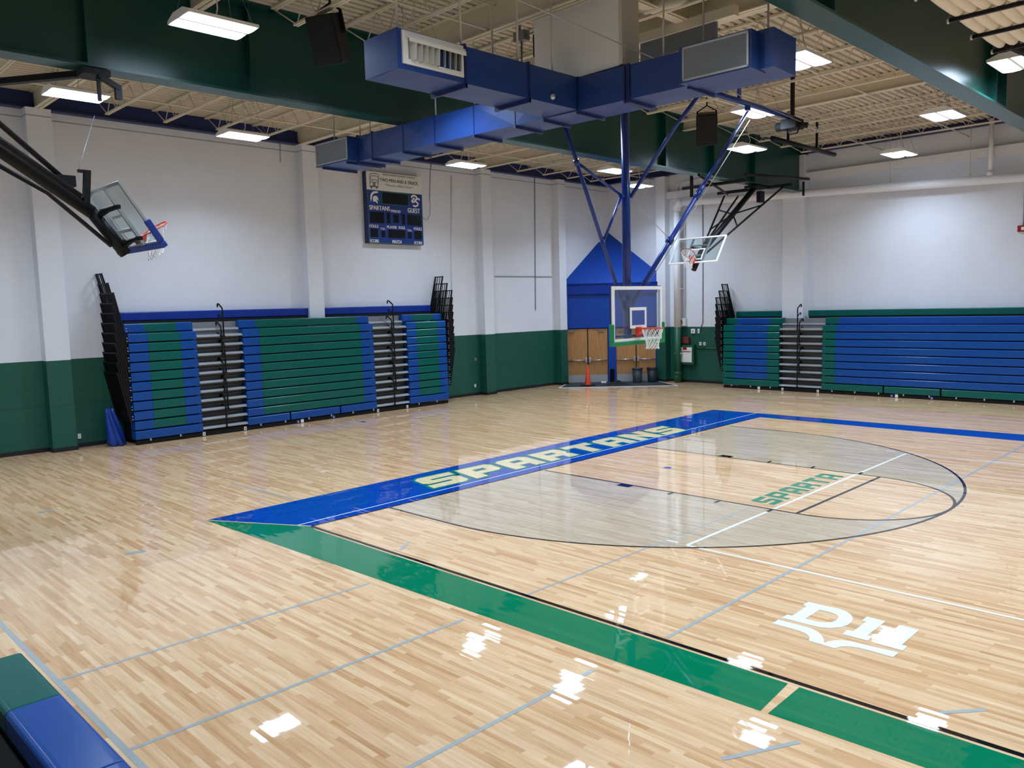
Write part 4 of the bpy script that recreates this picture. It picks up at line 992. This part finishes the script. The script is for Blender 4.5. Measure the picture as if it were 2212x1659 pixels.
b = MB(); b.tube([c, a, e, (e.x, e.y, 9.42)], 0.009, 6); tag(b.build('winch_cable', M['cable']), 'long thin steel cable crossing in front of the blue duct to the winch', 'cable')

# ================================================================== GIRDERS, BEAMS, JOISTS
def girder(X, label, stf):
    r = root('plate_girder', (X, NWU, 7.7), label, 'girder')
    b = MB(); b.box(X-0.02, X+0.02, NWU, FWU, 7.72, 9.36); b.build('web_plate', M['ggreen'], r)
    b = MB(); b.box(X-0.21, X+0.21, NWU, FWU, 7.68, 7.725); b.build('bottom_flange', M['ggreen'], r)
    b = MB(); b.box(X-0.21, X+0.21, NWU, FWU, 9.33, 9.38); b.build('top_flange', M['ggreen'], r)
    for y, wd in stf:
        b = MB(); b.box(X-0.19, X+0.19, y-wd/2, y+wd/2, 7.725, 9.33); b.build('stiffener', M['ggreen'], r)
st1 = [(at(px, 330 if px > 900 else 90, 0, G1X+0.19).y, 0.03 if i % 2 else 0.12) for i, px in enumerate((195, 540, 1441, 1543, 1633))]
girder(G1X, 'long dark green steel girder crossing the ceiling behind the blue duct', st1)
girder(G2X, 'dark green steel girder at the upper right beside the rolled curtain', [(5.0, 0.03), (13.2, 0.03), (at(2176, 200, 0, G2X+0.19).y, 0.14)])
girder(G3X, 'dark green steel girder beyond the right edge of the frame', [(0, 0.03), (8, 0.03)])
BU = [-0.35, 7.40, 15.40]; JU = [-8.1+1.55*i for i in range(5)] + [1.2, 2.75, 4.3, 5.85, 9.0, 10.6, 12.2, 13.8, 17.0, 18.55, 20.1, 21.65]
ords = ['nearest', 'second', 'third', 'fourth', 'fifth', 'sixth', 'seventh', 'eighth', 'ninth', 'tenth', 'eleventh', 'twelfth', 'thirteenth', 'fourteenth', 'fifteenth', 'sixteenth', 'seventeenth']
def ibeam(x0, x1, zb, zt, y, label):
    b = MB(); b.box(x0, x1, y-0.008, y+0.008, zb, zt); b.box(x0, x1, y-0.10, y+0.10, zb, zb+0.018); b.box(x0, x1, y-0.10, y+0.10, zt-0.018, zt)
    tag(b.build('roof_beam', M['cream']), label, 'roof beam', 'cream roof beams')
bays = [('left', LWX+0.05, G1X-0.05, 9.05, ZL), ('middle', G1X+0.05, G2X-0.05, 8.95, ZM), ('right', G2X+0.05, G3X-0.05, 8.95, ZM)]
for bn, x0, x1, zb, zt in bays:
    for i, y in enumerate(BU): ibeam(x0, x1, zb, zt, y, 'cream steel roof beam across the %s roof bay, %s from the camera' % (bn, ords[i]))
for yb in (4.15, 6.95): ibeam(G1X+0.05, G2X-0.05, 8.82, 9.38, yb, 'cream steel trimmer beam %s the white plenum box' % ('just in front of' if yb < 5 else 'behind'))
tx = at(1510, 60, 2, 8.9).x
b = MB(); b.box(tx-0.008, tx+0.008, 4.26, 6.84, 8.88, 9.38); b.box(tx-0.1, tx+0.1, 4.26, 6.84, 8.86, 8.88); tag(b.build('roof_beam', M['cream']), 'short cream trimmer beam running away above the right grille of the duct', 'roof beam', 'cream roof beams')
for bn, x0, x1, zb, zt in bays:
    c0, c1 = (x0+0.75, x1-0.9) if bn == 'left' else (x0+0.9, x1-1.45) if bn == 'middle' else (x0+0.9, x1-0.9)
    zbc = 9.03 if bn == 'left' else 8.84
    y = 0.0
    r0 = root('roof_joist', (0, 0, 0), None, 'roof joist')
    b = MB()
    for sg in (-1, 1): b.box(x0, x1, sg*0.035-0.03, sg*0.035+0.03, zt-0.05, zt-0.005)
    b.build('top_chord', M['cream'], r0)
    b = MB()
    for sg in (-1, 1): b.box(c0, c1, sg*0.03-0.02, sg*0.03+0.02, zbc, zbc+0.04)
    b.build('bottom_chord', M['cream'], r0)
    b = MB(); n = int((c1-c0)/0.62); st = (c1-c0)/n
    b.tube([(x0+0.15, 0, zt-0.04), (c0+0.05, 0, zbc+0.02)], 0.013, 6); b.tube([(x1-0.15, 0, zt-0.04), (c1-0.05, 0, zbc+0.02)], 0.013, 6)
    for i in range(n):
        xa = c0+st*i+0.05; b.tube([(xa, 0, zbc+0.02), (xa+st*0.5, 0, zt-0.04)], 0.011, 6); b.tube([(xa+st*0.5, 0, zt-0.04), (xa+st-(0.05 if i == n-1 else 0), 0, zbc+0.02)], 0.011, 6)
    b.build('web_rod', M['cream'], r0)
    first = True
    us = [u for u in JU if not (bn == 'middle' and abs(u-4.3) < 0.1)]
    for i, u in enumerate(us):
        o = r0 if first else copy_tree(r0); first = False
        o.location = (0, u, 0); o['label'] = 'cream open web roof joist of the %s roof bay, %s from the camera' % (bn, ords[i]); o['group'] = 'roof joists of the %s bay' % bn
for i, (x, z, bn) in enumerate(((-9.6, 9.07, 'left'), (-6.4, 9.07, 'left'), (0.35, 8.88, 'middle'), (3.2, 8.88, 'middle'))):
    b = MB(); b.tube([(x, NWU+0.2, z), (x, FWU-0.15, z)], 0.022, 6); b.tube([(x+0.2, NWU+0.2, z+0.38), (x+0.2, FWU-0.15, z+0.38)], 0.02, 6)
    tag(b.build('bridging_rod', M['cream']), 'thin cream bridging rod crossing the %s bay joists, the one nearer %s' % (bn, 'the left wall' if i == 0 else 'the camera' if i in (1, 3) else 'the far green girder'), 'rod', 'bridging rods')

# ================================================================== HIGH-BAY LIGHTS
LAMP_W = 147.0
def light(x, y, z, label, group, ztop):
    r = root('high_bay_light', (x, y, z), label, 'ceiling light', group)
    b = MB(); hw, hl = 0.40, 0.58
    b.prism([(-hw, 0.0), (hw, 0.0), (hw, 0.05), (0.18, 0.13), (-0.18, 0.13), (-hw, 0.05)], -hl, hl, lambda t, p, q: Vector((x+p, y+t, z+q)), M['white'])
    b.build('housing', None, r)
    b = MB()
    for sg in (-1, 1):
        prof = [(sg*0.03, 0.0), (sg*0.07, -0.012), (sg*0.20, -0.02), (sg*0.33, -0.012), (sg*0.385, 0.0)]
        b.prism(prof, -hl+0.02, hl-0.02, lambda t, p, q: Vector((x+p, y+t, z+q)), M['lamp'])
    b.build('lens', None, r)
    ld = bpy.data.lights.new('lamp', 'AREA'); ld.shape = 'RECTANGLE'; ld.size = 0.72; ld.size_y = 1.1; ld.energy = LAMP_W; ld.color = (0.65, 0.80, 0.99); ld.spread = math.radians(138)
    lo = bpy.data.objects.new('lamp', ld); COL.objects.link(lo); lo.parent = r; lo.location = (0, 0, -0.03)
    b = MB()
    for sx in (-1, 1):
        for sy in (-1, 1): b.tube([(x+sx*0.34, y+sy*0.5, z+0.06), (x+sx*0.05, y+sy*0.25, ztop)], 0.004, 4)
    b.build('suspension_wire', M['galv'], r)
    b = MB(); b.tube([(x+0.1, y, z+0.13), (x+0.12, y+0.02, z+0.25), (x+0.05, y+0.05, z+0.4), (x-0.05, y+0.08, ztop)], 0.012, 6); b.build('power_cord', M['white'], r)
VL = 'high bay lights in view'
for px, py, z, lab in ((462, 60, 8.2, 'largest bright high bay light at the upper left before the green girder'),
    (165, 209, 8.35, 'bright high bay light at the left edge above the raised hoop'),
    (525, 297, 8.3, 'bright high bay light over the left part of the scoreboard wall'),
    (1007, 359, 8.3, 'bright high bay light above and right of the scoreboard'),
    (1328, 371, 8.45, 'bright high bay light just left of the blue hoop mast'),
    (1378, 403, 8.4, 'bright high bay light just right of the blue hoop mast'),
    (1634, 245, 8.2, 'bright high bay light at the top of the right blue hoop brace'),
    (1612, 324, 8.2, 'bright high bay light before the far end of the green girder'),
    (1727, 134, 8.2, 'bright high bay light half hidden behind the right end of the duct'),
    (2037, 252, 8.2, 'bright high bay light under the right part of the middle roof bay'),
    (1942, 335, 8.2, 'bright high bay light above the white pipe on the far wall'),
    (2196, 140, 8.2, 'bright high bay light cut by the right edge under the rolled curtain')):
    p = at(px, py, 2, z); light(p.x, p.y, z+0.02, lab, VL, 9.3)
for x, y in ((-0.25, 2.75), (-0.85, 7.6), (-4.0, 11.2), (4.6, -0.6), (1.9, -6.2), (-8.4, -6.5), (10.6, 7.0), (13.4, 12.4), (10.2, 19.6), (13.2, 20.5), (10.4, -2.2), (13.6, 2.6), (7.8, 2.6), (18.5, 5), (18.5, 14), (23, 9), (18.5, -3), (23, 18)):
    light(x, y, 8.02 if y == 2.75 else 8.22, 'high bay light hanging out of view, outside the frame or behind the duct or girder', 'high bay lights out of view', 9.3)

# ================================================================== SPEAKERS, CURTAIN, PIPES, SMALL WALL THINGS
def speaker(px, py, z, s, yaw, label):
    c = at(px, py, 2, z); r = root('loudspeaker', tuple(c), label, 'loudspeaker', 'black hanging loudspeakers')
    R = Matrix.Rotation(yaw, 4, 'Z') @ Matrix.Rotation(math.radians(20), 4, 'X')
    f = lambda x, y, zz: c + (R @ Vector((x*s, y*s, zz*s, 1))).to_3d()
    b = MB(); b.prism([(-0.34, -0.34), (0.34, -0.34), (0.24, 0.30), (-0.24, 0.30)], -0.5, 0.5, lambda t, p, q: f(p, q, t)); b.build('cabinet', M['black'], r, bevel=0.02)
    b = MB(); b.prism([(-0.31, -0.35), (0.31, -0.35), (0.31, -0.338), (-0.31, -0.338)], -0.46, 0.46, lambda t, p, q: f(p, q, t)); b.build('speaker_grille', M['darkgap'], r)
    b = MB(); top = c+Vector((0, 0, 0.75*s))
    for sg in (-1, 1): b.bar(f(sg*0.32, 0.05, 0.1), f(sg*0.30, 0.1, 0.55), 0.05, 0.03); b.bar(f(sg*0.30, 0.1, 0.55), top+Vector((0, 0, 0.0)), 0.05, 0.03)
    b.tube([top, (top.x, top.y, 9.44)], 0.02, 6); b.build('yoke', M['black'], r)
speaker(716, 85, 8.42, 0.82, math.radians(25), 'black loudspeaker hanging before the green girder at the upper left')
speaker(1527, 278, 8.42, 0.84, math.radians(30), 'black loudspeaker hanging before the green girder right of the blue mast')
r = root('divider_curtain', (7.85, 5.5, 8.15), 'cream gym divider curtain rolled up in tubes with black bars, upper right corner', 'curtain')
bars = [3.4, 4.9, 6.4, 7.9, 9.15, 10.4]
for i in range(5):
    x = 7.47+0.20*i; b = MB(); pts = []; rs = []
    for a, c in zip(bars[:-1], bars[1:]):
        for f in (0.0, 0.06, 0.15, 0.5, 0.85, 0.94):
            pts.append((x, a+(c-a)*f, 8.20-0.02*math.sin(PI*f))); rs.append(0.085 if f == 0 else 0.096 if f in (0.06, 0.94) else 0.10)
    pts.append((x, bars[-1], 8.2)); rs.append(0.05); b.tube(pts, rs, 14); b.build('curtain_roll', M['curtain'], r)
for y in bars:
    b = MB(); b.bar((7.30, y, 8.08), (8.42, y, 8.08), 0.06, 0.06)
    bb = b.build('batten_bar', M['black'], r); b = MB()
    for x in (7.31, 8.41): b.lathe((x-0.01, y, 8.08), [(0, 0), (0.045, 0), (0.045, 0.03), (0, 0.03)], 12, axis=(1, 0, 0)); 
    b.build('bar_cap', M['offwhite'], bb)
b = MB(); b.tube([(7.6, 10.3, 8.12), (7.75, 12.0, 8.14)], 0.07, 10); b.build('winding_shaft', M['black'], r)
b = MB(); 
for y in bars[1:]: b.tube([(7.33, y, 8.1), (7.4, y, 9.3)], 0.006, 5); b.tube([(8.4, y, 8.1), (8.35, y, 9.3)], 0.006, 5)
b.build('lift_line', M['cable'], r)

def F(x, y, d=0.0): return at(x, y, 1, FWU-d)
r = root('drain_pipe', (F(1462, 700, 0.4).x, FWU-0.4, 0), 'large white drain pipe running along the far wall and down beside the corner pilaster', 'pipe')
e = F(1462, 470, 0.4); x0 = e.x
h0 = F(1735, 418, 0.4); h1 = F(2212, 382, 0.4)
zl = lambda x: h0.z + (h1.z-h0.z)*(x-h0.x)/(h1.x-h0.x)
ZH = zl(x0+0.4)
b = MB(); b.tube([(x0+0.30, FWU-0.4, ZH)] + [(x0+0.30+(xx), FWU-0.4, zl(x0+0.3+xx)) for xx in (1, 3, 6, 9, 13, 20, 26)], 0.155, 16); b.build('pipe_run', M['pipe'], r)
b = MB(); b.tube([(x0, FWU-0.4, ZH-0.34), (x0+0.02, FWU-0.4, ZH-0.14), (x0+0.12, FWU-0.4, ZH-0.03), (x0+0.30, FWU-0.4, ZH)], 0.175, 16); b.build('pipe_elbow', M['pipe'], r)
b = MB(); b.tube([(x0, FWU-0.4, 2.47), (x0, FWU-0.4, ZH-0.30)], 0.145, 16); b.build('riser_pipe', M['pipe'], r)
b = MB(); b.tube([(x0, FWU-0.4, 0.0), (x0, FWU-0.4, 2.47)], 0.145, 16); b.tube([(x0, FWU-0.4, 0.34), (x0, FWU-0.4, 0.50)], 0.17, 16); b.lathe((x0, FWU-0.56, 0.24), [(0, 0), (0.11, 0), (0.11, 0.16), (0, 0.16)], 16, axis=(0, 1, 0)); b.build('green_riser', M['gwall'], r)
b = MB()
for z in (1.3, 4.15, 6.2): b.box(x0-0.17, x0+0.17, FWU-0.42, FWU, z-0.02, z+0.02)
b.build('pipe_bracket', M['pipe'], r)
b = MB(); v = F(2140, 355, 0.4); b.tube([(v.x, FWU-0.4, zl(v.x)+0.1), (v.x, FWU-0.4, 9.3)], 0.075, 12); b.tube([(v.x, FWU-0.4, zl(v.x)+0.12), (v.x, FWU-0.4, zl(v.x)+0.26)], 0.12, 12); b.build('branch_pipe', M['pipe'], r)
for xp in (1922, 2095): 
    v = F(xp, 380, 0.4); b = MB(); b.tube([(v.x, FWU-0.4, zl(v.x)+0.15), (v.x, FWU-0.4, 9.3)], 0.01, 5); b.box(v.x-0.03, v.x+0.03, FWU-0.43, FWU-0.37, zl(v.x)+0.14, zl(v.x)+0.26); b.build('pipe_hanger', M['offwhite'], r)
def conduit(name, pts, rad, mat, label):
    b = MB(); b.tube(pts, rad, 8); return tag(b.build(name, mat), label, 'conduit')
q = F(1480, 700, 0.06)
conduit('conduit', [F(1478, 690, 0.05), F(1478, 462, 0.05)], 0.05, M['pipe'], 'thin white pipe standing right beside the large drain pipe riser')
conduit('conduit', [F(1464, 545, 0.05), F(1464, 395, 0.05), F(1520, 385, 0.05), F(1560, 380, 0.05)], 0.03, M['pipe'], 'small white pipe turning at the head of the far wall above the drain pipe')
conduit('conduit', [F(1518, 404, 0.03), F(1518, 697, 0.03), F(1513, 708, 0.03), F(1512, 716, 0.03)], 0.018, M['galv'], 'thin grey conduit down the far wall to the white switch')
conduit('conduit', [F(1506, 752, 0.04), F(1560, 753, 0.04)], 0.03, M['gwall'], 'green conduit running from the wall cabinet to the far bleacher')
def L_(x, y, d=0.0): return at(x, y, 0, LWX+d)
conduit('conduit', [L_(975, 380, 0.03), L_(977, 715, 0.03)], 0.022, M['pipe'], 'white conduit down the left wall to the right end of the bleacher')
conduit('conduit', [L_(1155, 380, 0.03), L_(1157, 670, 0.03)], 0.016, M['galv'], 'thin grey conduit on the left wall between the two right pilasters')
conduit('conduit', [L_(1068, 597, 0.03), L_(1192, 598, 0.03)], 0.014, M['galv'], 'thin horizontal conduit on the left wall between the two right pilasters')
conduit('conduit', [L_(605, 272, 0.03), L_(606, 350, 0.03)], 0.012, M['galv'], 'short grey conduit at the wall head left of the second pilaster')
def wbox(name, pos, w, h, d, mat, label, cat, wall='F', bev=0.006, face=None):
    b = MB()
    if wall == 'F': b.box(pos.x-w/2, pos.x+w/2, FWU-d, FWU+0.003, pos.z-h/2, pos.z+h/2)
    else: b.box(LWX-0.003, LWX+d, pos.y-w/2, pos.y+w/2, pos.z-h/2, pos.z+h/2)
    o = b.build(name, mat, bevel=bev); OFF[o.name] = Vector()
    tag(o, label, cat)
    if face:
        nm_, fw, fh, fm = face; b = MB()
        if wall == 'F': b.box(pos.x-fw/2, pos.x+fw/2, FWU-d-0.006, FWU-d+0.001, pos.z-fh/2, pos.z+fh/2)
        else: b.box(LWX+d-0.001, LWX+d+0.006, pos.y-fw/2, pos.y+fw/2, pos.z-fh/2, pos.z+fh/2)
        b.build(nm_, fm, o)
    return o
c5 = lambda x, y: F(1430+x/5.53, 600+y/5.53)
wbox('light_switch', c5(378, 637), 0.20, 0.20, 0.06, M['white'], 'square white switch box on the green part of the far wall', 'switch', face=('toggle', 0.04, 0.08, M['ink']))
wbox('light_switch', c5(442, 636), 0.10, 0.19, 0.04, M['white'], 'narrow white switch plate right of the square switch box', 'switch', face=('toggle', 0.03, 0.06, M['galv']))
wbox('power_outlet', c5(465, 788), 0.11, 0.14, 0.05, M['white'], 'left of the two small white outlets beside the far bleacher', 'outlet', face=('socket', 0.05, 0.05, M['galv']))
wbox('power_outlet', c5(513, 788), 0.11, 0.14, 0.05, M['white'], 'right of the two small white outlets beside the far bleacher', 'outlet', face=('socket', 0.05, 0.05, M['galv']))
o = wbox('wall_speaker', c5(262, 527), 0.36, 0.34, 0.20, M['white'], 'white wall speaker box just above the green paint beside the drain pipe', 'speaker')
p = c5(250, 530); b = MB(); b.lathe((p.x, FWU-0.205, p.z), [(0, 0), (0.11, 0), (0.115, 0.01)], 20, axis=(0, 1, 0)); b.build('speaker_cone', M['galv'], o)
o = wbox('scoreboard_rack', c5(288, 745), 0.45, 0.30, 0.16, M['rust'], 'rust brown control box above the wall cabinet', 'box')
b = MB(); p = c5(285, 775)
for i in range(4): b.box(p.x-0.18+0.1*i, p.x-0.12+0.1*i, FWU-0.165, FWU-0.158, p.z-0.06, p.z-0.0)
b.build('control_slot', M['ink'], o)
p = c5(310, 915)
o = wbox('wall_cabinet', p, 0.88, 0.86, 0.24, M['gwall'], 'green wall cabinet with a white front on the far wall left of the bleacher', 'cabinet', face=('cabinet_door', 0.70, 0.66, M['white']))
b = MB(); b.box(p.x-0.10, p.x+0.10, FWU-0.256, FWU-0.24, p.z+0.22, p.z+0.33); b.box(p.x-0.12, p.x+0.30, FWU-0.262, FWU-0.24, p.z+0.13, p.z+0.16); b.build('red_label', M['red'], o)
p = at(2206, 494, 1, FWU); p.x = at(2199, 494, 1, FWU).x + 0.16
o = wbox('fire_alarm', p, 0.32, 0.20, 0.08, M['red'], 'red fire alarm box at the right edge of the far wall', 'fire alarm', face=('strobe', 0.10, 0.10, M['white']))
conduit('conduit', [(p.x, FWU-0.03, p.z+0.1), (p.x, FWU-0.03, zl(p.x)-0.2)], 0.018, M['galv'], 'thin conduit rising from the red fire alarm box')
wbox('power_outlet', L_(171, 942), 0.09, 0.14, 0.03, M['white'], 'white outlet low on the green wall left of the blue tarp', 'outlet', 'L')
wbox('power_outlet', L_(1026, 776), 0.12, 0.14, 0.05, M['galv'], 'grey outlet box at mid height beside the third pilaster', 'outlet', 'L')
wbox('power_outlet', L_(1026, 833), 0.08, 0.12, 0.03, M['white'], 'white outlet low beside the third pilaster', 'outlet', 'L')

# ================================================================== WORLD, VIEW
w = bpy.data.worlds.new('world'); S.world = w; w.use_nodes = True
w.node_tree.nodes['Background'].inputs[0].default_value = (0.5, 0.55, 0.6, 1); w.node_tree.nodes['Background'].inputs[1].default_value = 0.03
S.view_settings.view_transform = 'Standard'; S.view_settings.look = 'None'; S.view_settings.gamma = 1.0; S.view_settings.use_curve_mapping = False
S.view_settings.exposure = 0.0
